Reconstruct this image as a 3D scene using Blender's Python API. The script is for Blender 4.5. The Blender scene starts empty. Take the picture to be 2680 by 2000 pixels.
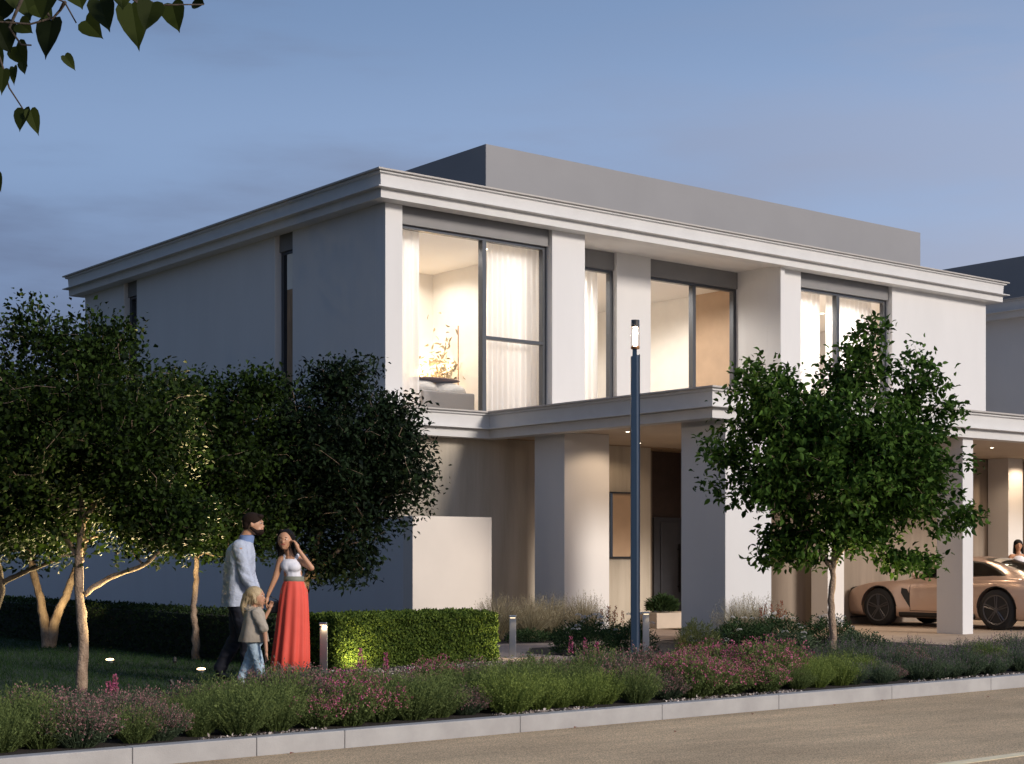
import bpy, math, random
import numpy as np
from mathutils import Vector, Matrix, noise as mnoise
R = math.radians
S = bpy.context.scene
C = S.collection
rng = np.random.default_rng(7)
random.seed(7)

# World frame: X runs along the house front (to the right), Y runs away from the road, Z up.
# Camera stands at the origin across the road, eye 1.37 m above the garden level (z = 0).
FWD = Vector((.6226, .7825, 0)); RGT = Vector((.7825, -.6226, 0))

# ------------------------------------------------------------------ materials
MATS = {}
def mat(name, col, rough=.6, metal=0, var=0, vscale=3, bump=0, bscale=60, spec=.5, stretch=None, detail=6, coat=0, col2=None, bdist=.01):
    m = bpy.data.materials.new(name); m.use_nodes = True; MATS[name] = m
    nt = m.node_tree; N = nt.nodes; L = nt.links; b = N['Principled BSDF']
    b.inputs['Roughness'].default_value = rough; b.inputs['Metallic'].default_value = metal
    b.inputs['Specular IOR Level'].default_value = spec
    b.inputs['Coat Weight'].default_value = coat
    b.inputs['Base Color'].default_value = (*col, 1)
    geo = N.new('ShaderNodeNewGeometry'); mp = N.new('ShaderNodeMapping')
    L.new(geo.outputs['Position'], mp.inputs['Vector'])
    if stretch: mp.inputs['Scale'].default_value = stretch
    if var or col2:
        n = N.new('ShaderNodeTexNoise'); n.inputs['Scale'].default_value = vscale; n.inputs['Detail'].default_value = detail
        n.inputs['Roughness'].default_value = .6
        L.new(mp.outputs[0], n.inputs['Vector'])
        mx = N.new('ShaderNodeMix'); mx.data_type = 'RGBA'
        c2 = col2 or tuple(min(1, c*(1+var)) for c in col); c1 = col if col2 else tuple(c*(1-var) for c in col)
        mx.inputs[6].default_value = (*c1, 1); mx.inputs[7].default_value = (*c2, 1)
        mr = N.new('ShaderNodeMapRange'); mr.inputs[1].default_value = .32; mr.inputs[2].default_value = .68
        L.new(n.outputs['Fac'], mr.inputs[0]); L.new(mr.outputs[0], mx.inputs[0]); L.new(mx.outputs[2], b.inputs['Base Color'])
    if bump:
        n2 = N.new('ShaderNodeTexNoise'); n2.inputs['Scale'].default_value = bscale; n2.inputs['Detail'].default_value = 4
        L.new(geo.outputs['Position'], n2.inputs['Vector'])
        bp = N.new('ShaderNodeBump'); bp.inputs['Strength'].default_value = bump; bp.inputs['Distance'].default_value = bdist
        L.new(n2.outputs['Fac'], bp.inputs['Height']); L.new(bp.outputs[0], b.inputs['Normal'])
    return m
def leafmat(name, c1, c2, rough=.5, trans=.35, c3=None):
    m = bpy.data.materials.new(name); m.use_nodes = True; MATS[name] = m
    nt = m.node_tree; N = nt.nodes; L = nt.links; b = N['Principled BSDF']; out = N['Material Output']
    at = N.new('ShaderNodeAttribute'); at.attribute_name = 'tone'
    cr = N.new('ShaderNodeValToRGB'); e = cr.color_ramp.elements
    e[0].color = (*c1, 1); e[1].color = (*c2, 1)
    if c3:
        e[1].position = .8; x = e.new(1.0); x.color = (*c3, 1)
    L.new(at.outputs['Fac'], cr.inputs[0]); L.new(cr.outputs[0], b.inputs['Base Color'])
    b.inputs['Roughness'].default_value = .65; b.inputs['Specular IOR Level'].default_value = .12
    t = N.new('ShaderNodeBsdfTranslucent'); L.new(cr.outputs[0], t.inputs[0])
    mx = N.new('ShaderNodeMixShader'); mx.inputs[0].default_value = trans
    L.new(b.outputs[0], mx.inputs[1]); L.new(t.outputs[0], mx.inputs[2]); L.new(mx.outputs[0], out.inputs[0])
    return m
def emat(name, col, st):
    m = bpy.data.materials.new(name); m.use_nodes = True; N = m.node_tree.nodes; b = N['Principled BSDF']
    b.inputs['Base Color'].default_value = (*col, 1); b.inputs['Emission Color'].default_value = (*col, 1)
    b.inputs['Emission Strength'].default_value = st; MATS[name] = m; return m
def glassmat(name, tint=(1, 1, 1), refl=.12):
    m = bpy.data.materials.new(name); m.use_nodes = True; nt = m.node_tree; N = nt.nodes; L = nt.links; MATS[name] = m
    out = N['Material Output']; N.remove(N['Principled BSDF'])
    t = N.new('ShaderNodeBsdfTransparent'); t.inputs[0].default_value = (*tint, 1)
    g = N.new('ShaderNodeBsdfGlossy'); g.inputs['Roughness'].default_value = .02
    fr = N.new('ShaderNodeLayerWeight'); pw = N.new('ShaderNodeMath'); pw.operation = 'POWER'; pw.inputs[1].default_value = 5
    L.new(fr.outputs['Facing'], pw.inputs[0])
    ad = N.new('ShaderNodeMath'); ad.operation = 'ADD'; ad.inputs[1].default_value = refl
    L.new(pw.outputs[0], ad.inputs[0])
    mx = N.new('ShaderNodeMixShader'); L.new(ad.outputs[0], mx.inputs[0]); L.new(t.outputs[0], mx.inputs[1]); L.new(g.outputs[0], mx.inputs[2])
    L.new(mx.outputs[0], out.inputs[0]); return m

mat('plaster', (.64, .625, .615), .8, var=.028, vscale=1.1, stretch=(1, 1, .35), bump=.10, bscale=140, spec=.25)
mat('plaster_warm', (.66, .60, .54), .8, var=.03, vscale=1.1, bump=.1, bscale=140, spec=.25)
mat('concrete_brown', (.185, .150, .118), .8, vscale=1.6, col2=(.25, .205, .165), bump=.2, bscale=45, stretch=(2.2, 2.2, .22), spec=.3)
mat('cornice', (.60, .59, .58), .7, var=.04, vscale=2.5, bump=.08, bscale=90, spec=.3)
mat('lip', (.42, .39, .36), .5, var=.05, spec=.4)
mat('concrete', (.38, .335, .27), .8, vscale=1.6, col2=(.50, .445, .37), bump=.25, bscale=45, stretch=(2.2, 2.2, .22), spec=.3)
mat('grey_panel', (.20, .195, .195), .6, var=.05, vscale=2, bump=.05)
mat('roof_grey', (.25, .245, .25), .7, var=.04, vscale=.7, bump=.06, bscale=100)
mat('roof_top', (.15, .15, .15), .9)
mat('warm_wall', (.50, .43, .35), .8, var=.05, vscale=1.5)
mat('room_wall', (.82, .78, .71), .8, var=.03)
mat('room_brown', (.45, .31, .20), .7, var=.06)
mat('room_floor', (.35, .25, .16), .5, var=.1, vscale=8)
mat('ceiling_white', (.82, .80, .76), .8)
mat('frame', (.085, .09, .10), .35, metal=.6, spec=.5)
mat('door_grey', (.052, .055, .066), .45, var=.1, vscale=5)
mat('brown_panel', (.060, .040, .032), .6, var=.15, vscale=6)
mat('wood', (.34, .20, .10), .5, vscale=12, var=.3, stretch=(1, 1, .15))
mat('soil', (.035, .026, .020), .95, var=.4, vscale=30, bump=.8, bscale=60, bdist=.03)
mat('gravel', (.22, .175, .155), .9, vscale=90, col2=(.46, .40, .37), bump=.9, bscale=110, bdist=.02)
mat('path', (.235, .180, .150), .85, vscale=2.5, col2=(.30, .235, .195), bump=.4, bscale=130)
mat('driveway', (.36, .27, .19), .8, vscale=1.4, col2=(.44, .34, .25), bump=.3, bscale=120)
mat('verge', (.25, .23, .2), .9, var=.15)
mat('ground', (.018, .032, .012), .95, var=.3, vscale=.5)
mat('curb', (.31, .295, .285), .75, vscale=3, col2=(.40, .385, .37), bump=.25, bscale=120)
mat('paint', (.86, .72, .46), .7, var=.12, vscale=20)
mat('bark', (.20, .13, .085), .85, vscale=14, col2=(.42, .30, .21), bump=1, bscale=45, bdist=.02, stretch=(1, 1, .5))
mat('bark_dark', (.045, .032, .022), .9, vscale=20, col2=(.09, .065, .045), bump=.8, bscale=50, bdist=.02)
mat('steel', (.55, .56, .58), .28, metal=1, var=.04)
mat('post_blue', (.022, .045, .080), .35, metal=.3, var=.05)
mat('post_side', (.50, .53, .55), .45, metal=.4)
mat('copper', (.50, .27, .14), .35, metal=.9)
mat('lamp_dark', (.05, .045, .04), .4, metal=.5)
mat('skin', (.48, .25, .15), .5, var=.05, vscale=20)
mat('skin_tan', (.50, .255, .145), .5, var=.05, vscale=20)
mat('lips', (.40, .08, .07), .4)
mat('white_eye', (.8, .8, .8), .3)
mat('hair_black', (.008, .006, .006), .6, spec=.15, bump=.5, bscale=90)
mat('hair_blonde', (.42, .31, .17), .5, bump=.6, bscale=80, var=.25, vscale=25)
mat('hair_brown', (.020, .012, .009), .8, spec=.1, bump=.6, bscale=90)
mat('shirt', (.42, .46, .56), .8, var=.05, bump=.6, bscale=7, bdist=.08)
mat('collar_blue', (.16, .23, .42), .8)
mat('navy', (.008, .009, .018), .8, bump=.2, bscale=15)
mat('tank', (.74, .73, .78), .75)
mat('belt', (.20, .20, .15), .6)
mat('coral', (.72, .085, .055), .7, var=.06, vscale=5)
mat('poncho', (.36, .31, .25), .85, var=.06, bump=.3, bscale=14, bdist=.03)
mat('denim', (.36, .46, .54), .85, var=.25, vscale=30)
mat('black_leather', (.008, .008, .01), .35)
mat('shoe_white', (.7, .7, .7), .6)
mat('car_paint', (.58, .42, .335), .28, metal=.45, coat=.7, var=.02)
mat('black_trim', (.010, .010, .011), .35)
mat('tyre', (.014, .014, .015), .8)
mat('rim', (.11, .11, .12), .3, metal=.8)
mat('brake', (.45, .012, .012), .4)
mat('disc', (.3, .3, .3), .3, metal=1)
mat('red_lens', (.30, .008, .006), .15)
mat('silver', (.6, .6, .6), .2, metal=1)
mat('planter', (.45, .38, .31), .8, var=.05)
mat('linen', (.62, .60, .58), .85, bump=.6, bscale=9, bdist=.05)
mat('throw', (.10, .055, .045), .8)
mat('fabric_grey', (.30, .29, .28), .9)
glassmat('glass', (.97, .98, 1), .07)
glassmat('lamp_glass', (.95, .93, .9), .05)
glassmat('car_glass', (.22, .25, .27), .10)
emat('downlight', (1, .88, .68), 8)
emat('lamp_tube', (1, .78, .56), 900)
emat('uplight', (1, .66, .34), 9)
emat('bollard_light', (1, .78, .50), 2.5)
emat('shade_glow', (1, .72, .38), 3.0)
# sheer curtain
def sheer():
    m = bpy.data.materials.new('sheer'); m.use_nodes = True; nt = m.node_tree; N = nt.nodes; L = nt.links; MATS['sheer'] = m
    b = N['Principled BSDF']; b.inputs['Base Color'].default_value = (.86, .85, .84, 1); b.inputs['Roughness'].default_value = .9
    t = N.new('ShaderNodeBsdfTranslucent'); t.inputs[0].default_value = (.9, .88, .85, 1)
    mx = N.new('ShaderNodeMixShader'); mx.inputs[0].default_value = .55; out = N['Material Output']
    tr = N.new('ShaderNodeBsdfTransparent'); m2 = N.new('ShaderNodeMixShader'); m2.inputs[0].default_value = .12
    L.new(b.outputs[0], mx.inputs[1]); L.new(t.outputs[0], mx.inputs[2]); L.new(mx.outputs[0], m2.inputs[1]); L.new(tr.outputs[0], m2.inputs[2])
    L.new(m2.outputs[0], out.inputs[0])
sheer()
# asphalt: fine aggregate, slow stains
def asphalt():
    m = mat('asphalt', (.66, .465, .27), .82, vscale=.9, col2=(.80, .58, .345), bump=.9, bscale=170, bdist=.012)
    nt = m.node_tree; N = nt.nodes; L = nt.links; b = N['Principled BSDF']
    src = b.inputs['Base Color'].links[0].from_socket
    v = N.new('ShaderNodeTexNoise'); v.inputs['Scale'].default_value = 95; v.inputs['Detail'].default_value = 3
    g = N.new('ShaderNodeNewGeometry'); L.new(g.outputs['Position'], v.inputs['Vector'])
    r = N.new('ShaderNodeMapRange'); r.inputs[1].default_value = .35; r.inputs[2].default_value = .65; r.inputs[3].default_value = .45; r.inputs[4].default_value = 1.35
    L.new(v.outputs['Fac'], r.inputs[0])
    mm = N.new('ShaderNodeVectorMath'); mm.operation = 'SCALE'; L.new(src, mm.inputs[0]); L.new(r.outputs[0], mm.inputs['Scale'])
    v2 = N.new('ShaderNodeTexNoise'); v2.inputs['Scale'].default_value = 1.1; v2.inputs['Detail'].default_value = 8; v2.inputs['Roughness'].default_value = .65
    m2 = N.new('ShaderNodeMapping'); m2.inputs['Scale'].default_value = (.35, 1.6, 1); L.new(g.outputs['Position'], m2.inputs[0]); L.new(m2.outputs[0], v2.inputs['Vector'])
    r2 = N.new('ShaderNodeMapRange'); r2.inputs[1].default_value = .40; r2.inputs[2].default_value = .62; r2.inputs[3].default_value = .78; r2.inputs[4].default_value = 1.04; L.new(v2.outputs['Fac'], r2.inputs[0])
    # grit and damp collected in the gutter line
    sp = N.new('ShaderNodeSeparateXYZ'); L.new(g.outputs['Position'], sp.inputs[0]); gu = N.new('ShaderNodeMapRange'); gu.inputs[1].default_value = 10.18; gu.inputs[2].default_value = 10.45; gu.inputs[3].default_value = 1; gu.inputs[4].default_value = .72; L.new(sp.outputs['Y'], gu.inputs[0])
    ml = N.new('ShaderNodeMath'); ml.operation = 'MULTIPLY'; L.new(r2.outputs[0], ml.inputs[0]); L.new(gu.outputs[0], ml.inputs[1])
    m3 = N.new('ShaderNodeVectorMath'); m3.operation = 'SCALE'; L.new(mm.outputs[0], m3.inputs[0]); L.new(ml.outputs[0], m3.inputs['Scale'])
    L.new(m3.outputs[0], b.inputs['Base Color'])
asphalt()
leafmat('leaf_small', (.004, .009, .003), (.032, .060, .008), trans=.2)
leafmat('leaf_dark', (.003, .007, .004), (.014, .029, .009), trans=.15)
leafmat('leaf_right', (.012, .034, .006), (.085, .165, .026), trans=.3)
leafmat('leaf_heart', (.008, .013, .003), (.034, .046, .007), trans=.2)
leafmat('hedge_leaf', (.022, .050, .010), (.16, .22, .040), trans=.25)
leafmat('hedge_dark', (.012, .026, .010), (.040, .065, .022), trans=.2)
leafmat('grass', (.012, .034, .010), (.035, .075, .020), trans=.3)
leafmat('rosemary', (.045, .070, .022), (.19, .24, .075), trans=.3)
leafmat('rosemary_lime', (.070, .11, .022), (.26, .32, .08), trans=.3)
leafmat('sage', (.035, .055, .032), (.13, .175, .095), trans=.3)
leafmat('heather', (.17, .085, .085), (.48, .25, .25), trans=.25)
leafmat('pinkbloom', (.28, .045, .10), (.66, .22, .30), trans=.3, c3=(.62, .10, .36))
leafmat('purplebloom', (.13, .08, .12), (.28, .19, .25), trans=.3)
leafmat('whitebloom', (.55, .52, .50), (.8, .78, .76), trans=.3)
leafmat('redspike', (.20, .05, .025), (.38, .11, .06), trans=.2)
leafmat('straw', (.17, .14, .080), (.50, .44, .30), trans=.3)
leafmat('fern', (.10, .12, .030), (.38, .40, .16), trans=.3)
leafmat('shrub', (.018, .040, .016), (.055, .095, .035), trans=.25)
leafmat('stone_bits', (.20, .15, .13), (.62, .55, .50), trans=.0)

# ------------------------------------------------------------------ object helpers
ORIG = {}
def org(o): return ORIG.get(o.name, Vector((0, 0, 0))) if o else Vector((0, 0, 0))
def tag(o, label=None, cat=None, group=None, kind=None):
    if label: o['label'] = label
    if cat: o['category'] = cat
    if group: o['group'] = group
    if kind: o['kind'] = kind
    return o
def thing(name, label, cat, loc=(0, 0, 0), group=None):
    o = bpy.data.objects.new(name, None); C.objects.link(o); o.location = loc; o.empty_display_size = .2
    ORIG[o.name] = Vector(loc); return tag(o, label, cat, group)
def mkobj(name, me, m, parent=None):
    o = bpy.data.objects.new(name, me); C.objects.link(o)
    if m:
        me.materials.append(MATS[m])
    if parent: o.parent = parent
    ORIG[o.name] = org(parent); return o
class MB:
    def __init__(s): s.v = []; s.f = []
    def add(s, vs, fs):
        n = len(s.v); s.v += [tuple(p) for p in vs]; s.f += [tuple(i+n for i in f) for f in fs]; return s
    def box(s, x0, x1, y0, y1, z0, z1):
        return s.add([(x0,y0,z0),(x1,y0,z0),(x1,y1,z0),(x0,y1,z0),(x0,y0,z1),(x1,y0,z1),(x1,y1,z1),(x0,y1,z1)],
              [(0,3,2,1),(4,5,6,7),(0,1,5,4),(1,2,6,5),(2,3,7,6),(3,0,4,7)])
    def quad(s, a, b, c, d): return s.add([a, b, c, d], [(0, 1, 2, 3)])
    def tube(s, pts, rad, n=8, caps=True):
        pts = [Vector(p) for p in pts]
        if not hasattr(rad, '__len__'): rad = [rad]*len(pts)
        base = len(s.v); up = Vector((.13, .21, 1)).normalized(); prev = None
        for i, p in enumerate(pts):
            d = (pts[min(i+1, len(pts)-1)]-pts[max(i-1, 0)]).normalized()
            if prev is None:
                a = d.cross(up if abs(d.dot(up)) < .9 else Vector((1, 0, 0))).normalized()
            else: a = (prev-d*prev.dot(d)).normalized()
            prev = a; b = d.cross(a)
            for k in range(n):
                t = 2*math.pi*k/n; s.v.append(tuple(p+(a*math.cos(t)+b*math.sin(t))*rad[i]))
        for i in range(len(pts)-1):
            for k in range(n):
                s.f.append((base+i*n+k, base+i*n+(k+1) % n, base+(i+1)*n+(k+1) % n, base+(i+1)*n+k))
        if caps:
            s.f.append(tuple(base+k for k in range(n))[::-1]); s.f.append(tuple(base+(len(pts)-1)*n+k for k in range(n)))
        return s
    def lathe(s, c, prof, n=20, axis='z'):
        base = len(s.v)
        for r, h in prof:
            for k in range(n):
                t = 2*math.pi*k/n; x, y = r*math.cos(t), r*math.sin(t)
                p = (c[0]+x, c[1]+y, c[2]+h) if axis == 'z' else (c[0]+h, c[1]+x, c[2]+y)
                s.v.append(p)
        for i in range(len(prof)-1):
            for k in range(n):
                s.f.append((base+i*n+k, base+i*n+(k+1) % n, base+(i+1)*n+(k+1) % n, base+(i+1)*n+k))
        s.f.append(tuple(base+k for k in range(n))[::-1]); s.f.append(tuple(base+(len(prof)-1)*n+k for k in range(n)))
        return s
    def ell(s, c, r, nu=16, nv=10, rot=None):
        base = len(s.v); c = Vector(c)
        for j in range(nv+1):
            ph = math.pi*j/nv
            for k in range(nu):
                t = 2*math.pi*k/nu
                p = Vector((r[0]*math.sin(ph)*math.cos(t), r[1]*math.sin(ph)*math.sin(t), r[2]*math.cos(ph)))
                if rot: p = rot @ p
                s.v.append(tuple(c+p))
        for j in range(nv):
            for k in range(nu):
                s.f.append((base+j*nu+k, base+(j+1)*nu+k, base+(j+1)*nu+(k+1) % nu, base+j*nu+(k+1) % nu))
        return s
    def cap(s, p0, r0, p1, r1, n=12):   # tapered capsule
        p0, p1 = Vector(p0), Vector(p1); d = (p1-p0).normalized(); pts = []; rr = []
        for k in range(5):
            t = math.pi/2*(1-k/4.0); pts.append(p0-d*r0*math.sin(t)); rr.append(max(r0*math.cos(t), r0*.05))
        for k in range(5):
            t = math.pi/2*(k/4.0); pts.append(p1+d*r1*math.sin(t)); rr.append(max(r1*math.cos(t), r1*.05))
        return s.tube(pts, rr, n)
    def sweep(s, path, prof, closed=False):
        # path: XY points, outward = right-hand side of travel; prof: (offset, z) loop
        P = [Vector((p[0], p[1])) for p in path]; n = len(P); base = len(s.v); m = len(prof)
        def nrm(a, b):
            d = (b-a).normalized(); return Vector((d.y, -d.x))
        for i in range(n):
            if closed: n0 = nrm(P[i-1], P[i]); n1 = nrm(P[i], P[(i+1) % n])
            else:
                n1 = nrm(P[i], P[i+1]) if i < n-1 else nrm(P[i-1], P[i]); n0 = nrm(P[i-1], P[i]) if i > 0 else n1
            mt = (n0+n1); mt = mt/ (mt.dot(n0))
            for o, z in prof:
                q = P[i]+mt*o; s.v.append((q.x, q.y, z))
        segs = n if closed else n-1
        for i in range(segs):
            a = base+i*m; b = base+((i+1) % n)*m
            for k in range(m):
                s.f.append((a+k, b+k, b+(k+1) % m, a+(k+1) % m))
        if not closed:
            s.f.append(tuple(base+k for k in range(m))); s.f.append(tuple(base+(n-1)*m+k for k in range(m))[::-1])
        return s
    def build(s, name, m, parent=None, smooth=False, bevel=0, world=True):
        me = bpy.data.meshes.new(name); o0 = org(parent) if world else Vector((0, 0, 0))
        me.from_pydata([(x-o0.x, y-o0.y, z-o0.z) for x, y, z in s.v], [], s.f); me.update()
        if smooth: me.polygons.foreach_set('use_smooth', [True]*len(me.polygons))
        o = mkobj(name, me, m, parent)
        if bevel:
            b = o.modifiers.new('bevel', 'BEVEL'); b.width = bevel; b.segments = 2; b.limit_method = 'ANGLE'
        return o
def fastmesh(name, V, F, tone=None, smooth=False):
    """V (n,3), F (m,k) same-size faces"""
    me = bpy.data.meshes.new(name); m, k = F.shape
    me.vertices.add(len(V)); me.vertices.foreach_set('co', V.astype(np.float32).ravel())
    me.loops.add(m*k); me.loops.foreach_set('vertex_index', F.astype(np.int32).ravel())
    me.polygons.add(m); me.polygons.foreach_set('loop_start', np.arange(0, m*k, k, dtype=np.int32))
    me.polygons.foreach_set('loop_total', np.full(m, k, dtype=np.int32))
    if smooth: me.polygons.foreach_set('use_smooth', np.ones(m, dtype=bool))
    me.update(calc_edges=True)
    if tone is not None:
        a = me.attributes.new('tone', 'FLOAT', 'FACE'); a.data.foreach_set('value', tone.astype(np.float32))
    return me
def unit(a): return a/np.maximum(np.linalg.norm(a, axis=1, keepdims=True), 1e-9)
class Leaves:
    """collects leaf-sized folded faces"""
    def __init__(s): s.V = []; s.F = []; s.T = []; s.n = 0
    def add(s, c, d, length, width, tone=None, nrm=None, fold=.25, pts=4):
        N = len(c); d = unit(d); length = np.broadcast_to(np.asarray(length, float), (N,))[:, None]; width = np.broadcast_to(np.asarray(width, float), (N,))[:, None]
        if nrm is None: nrm = rng.normal(size=(N, 3))
        sd = unit(np.cross(d, nrm)); up = np.cross(sd, d)
        if pts == 4:
            P = np.stack([c, c+d*length*.5+sd*width*.5+up*width*fold, c+d*length, c+d*length*.5-sd*width*.5+up*width*fold], 1)
            F = np.array([[0, 1, 2], [0, 2, 3]])
        else:
            P = np.stack([c, c+d*length*.28+sd*width*.44+up*width*fold, c+d*length*.62+sd*width*.42+up*width*fold, c+d*length-up*width*.25,
                          c+d*length*.62-sd*width*.42+up*width*fold, c+d*length*.28-sd*width*.44+up*width*fold, c+d*length*.5], 1)
            F = np.array([[0, 1, 6], [1, 2, 6], [2, 3, 6], [3, 4, 6], [4, 5, 6], [5, 0, 6]])
        k = P.shape[1]; FF = (F[None]+(np.arange(N)*k)[:, None, None]+s.n).reshape(-1, 3)
        t = rng.random(N) if tone is None else np.broadcast_to(tone, (N,))
        s.V.append(P.reshape(-1, 3)); s.F.append(FF); s.T.append(np.repeat(t, len(F))); s.n += N*k
        return s
    def blades(s, base, tip, w, bend=.3, seg=3, tone=None):
        """thin curved strips from base to tip"""
        N = len(base); d = tip-base; L_ = np.linalg.norm(d, axis=1, keepdims=True)
        sd = unit(np.cross(d, rng.normal(size=(N, 3)))); hor = d.copy(); hor[:, 2] = 0
        P = []
        for i in range(seg+1):
            t = i/seg; c = base+d*t; c = c-hor*bend*t*(1-t); c[:, 2] += (L_*bend*.5*t*(1-t))[:, 0]
            ww = w*(1-t*.85)*.5; P += [c+sd*ww, c-sd*ww]
        P = np.stack(P, 1); k = P.shape[1]
        F = np.concatenate([np.array([[2*i, 2*i+1, 2*i+3], [2*i, 2*i+3, 2*i+2]]) for i in range(seg)])
        FF = (F[None]+(np.arange(N)*k)[:, None, None]+s.n).reshape(-1, 3)
        t = rng.random(N) if tone is None else np.broadcast_to(tone, (N,))
        s.V.append(P.reshape(-1, 3)); s.F.append(FF); s.T.append(np.repeat(t, len(F))); s.n += N*k
        return s
    def mesh(s, name, o0=(0, 0, 0)):
        return fastmesh(name, np.concatenate(s.V)-np.array(o0), np.concatenate(s.F), np.concatenate(s.T))
    def build(s, name, m, parent=None):
        return mkobj(name, s.mesh(name, tuple(org(parent))), m, parent)
def dup(root, loc, rz=0, sc=1, label=None):
    r = root.copy(); C.objects.link(r); r.location = loc; r.rotation_euler = (0, 0, rz); r.scale = (sc if hasattr(sc, '__len__') else (sc, sc, sc))
    if label: r['label'] = label
    for ch in list(root.children):
        c = ch.copy(); C.objects.link(c); c.parent = r
        for g in ch.children:
            e = g.copy(); C.objects.link(e); e.parent = c
    return r
def lamp(name, kind, loc, energy, col=(1, .78, .52), size=.05, target=None, angle=120, blend=.6, parent=None):
    l = bpy.data.lights.new(name, kind); l.energy = energy; l.color = col
    if kind in ('POINT', 'SPOT'): l.shadow_soft_size = size
    if kind == 'SPOT': l.spot_size = R(angle); l.spot_blend = blend
    if kind == 'AREA': l.size = size
    o = bpy.data.objects.new(name, l); C.objects.link(o); o.location = loc
    if target is not None:
        o.rotation_euler = (Vector(target)-Vector(loc)).to_track_quat('-Z', 'Y').to_euler()
    if parent: o.parent = parent; o.location = Vector(loc)-org(parent)
    return o

# ------------------------------------------------------------------ ground, road, kerb
def struct(mb, name, m): return tag(mb.build(name, m), kind='structure')
g = MB().box(-400, 700, -400, 900, -.6, -.25); struct(g, 'ground', 'ground')
struct(MB().box(-80, 120, 3.2, 10.452, -.249, -.14), 'road', 'asphalt')
struct(MB().box(-80, 120, 6.88, 7.00, -.139, -.136), 'road_marking', 'paint')
struct(MB().box(-80, 120, -6, 3.19, -.249, -.02), 'near_verge', 'verge')
struct(MB().box(-60, 90, 10.595, 12.9, -.248, -.012), 'planting_soil', 'soil')
struct(MB().box(-60, 9.7, 12.903, 80, -.247, -.001), 'lawn', 'hedge_core' if False else 'ground')
struct(MB().box(9.703, 20.2, 12.903, 60, -.246, -.003), 'garden_soil', 'soil')
struct(MB().box(20.203, 90, 12.903, 60, -.245, -.05), 'driveway', 'driveway')
# winding path in front of the portico
pv = []
def pathpoly(pts, z, name, m):
    bm = MB(); n = len(pts); bm.add([(x, y, z) for x, y in pts]+[(x, y, z-.01) for x, y in pts], [tuple(range(n))]+[tuple(range(2*n-1, n-1, -1))]+[(i, i+n, (i+1) % n+n, (i+1) % n) for i in range(n)])
    return struct(bm, name, m)
pathpoly([(12.55, 12.95), (14.9, 13.1), (13.9, 15.2), (13.75, 17.0), (14.7, 18.0), (17.2, 18.2), (20.18, 18.6), (20.18, 22.7), (17.9, 22.7), (17.6, 19.8), (15.7, 18.75), (14.2, 19.3), (13.3, 20.6), (12.5, 22), (12.6, 17.5)], .006, 'garden_path', 'path')
# kerb: stones with open joints
kb = MB(); xs = [-60+1.75*i for i in range(37)]
xs = [x for x in xs if x < 3.1]+[3.15, 4.87, 5.87, 6.65, 8.41, 10.08, 11.66]+[11.66+1.75*i for i in range(1, 45)]
for a, b in zip(xs[:-1], xs[1:]): kb.box(a+.002, b-.002, 10.455, 10.59, -.245, .0)
k_ = struct(kb, 'kerb', 'curb'); bv = k_.modifiers.new('b', 'BEVEL'); bv.width = .007; bv.segments = 2; bv.limit_method = 'ANGLE'
struct(MB().box(-60, 90, 10.47, 10.58, -.244, -.02), 'kerb_bedding', 'soil')
# gravel scatter behind the kerb and the bed
gl = Leaves()
for (x0, x1, y0, y1, n, zz) in ((5.5, 6.6, 10.60, 10.72, 160, -.008), (8.3, 9.4, 10.60, 10.74, 220, -.008), (10.4, 12.2, 10.60, 10.76, 420, -.008), (14.0, 16.0, 10.60, 10.72, 160, -.008), (9.9, 14.0, 12.3, 16.2, 5000, .0), (13.8, 20, 12.6, 14.6, 3000, 0)):
    c = np.stack([rng.uniform(x0, x1, n), rng.uniform(y0, y1, n), np.full(n, zz+.004)], 1)
    d = rng.normal(size=(n, 3)); d[:, 2] *= .35
    gl.add(c, d, rng.uniform(.012, .04, n), rng.uniform(.01, .03, n), fold=.4)
tag(gl.build('gravel', 'stone_bits'), 'loose pale and pinkish gravel strewn behind the kerb and around the bed', 'gravel', kind='stuff')
# lawn blades
gr = Leaves()
n = 60000; c = np.stack([rng.uniform(2.5, 9.7, n), rng.uniform(12.4, 26, n), np.zeros(n)], 1)
tip = c+np.stack([rng.normal(0, .02, n), rng.normal(0, .02, n), rng.uniform(.025, .06, n)], 1)
gr.blades(c, tip, .006, .2, 1)
tag(gr.build('grass', 'grass'), 'short mown dark green lawn grass left of the path', 'grass', kind='stuff')
# small leaves lying on the road
lit = Leaves(); pts = [(6.1, 10.36), (8.95, 10.38), (9.4, 9.6), (11.0, 10.2), (12.3, 10.30), (13.1, 10.34), (14.3, 9.9)]
for (x, y) in pts:
    lit.add(np.array([[x, y, -.132]]), np.array([[1, .4, .1]]), .05, .035, tone=np.array([.3]), nrm=np.array([[0, 0, 1.]]))
tag(lit.build('fallen_leaves', 'redspike'), 'few dry brown leaves fallen on the road by the kerb', 'leaves', kind='stuff')

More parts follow.
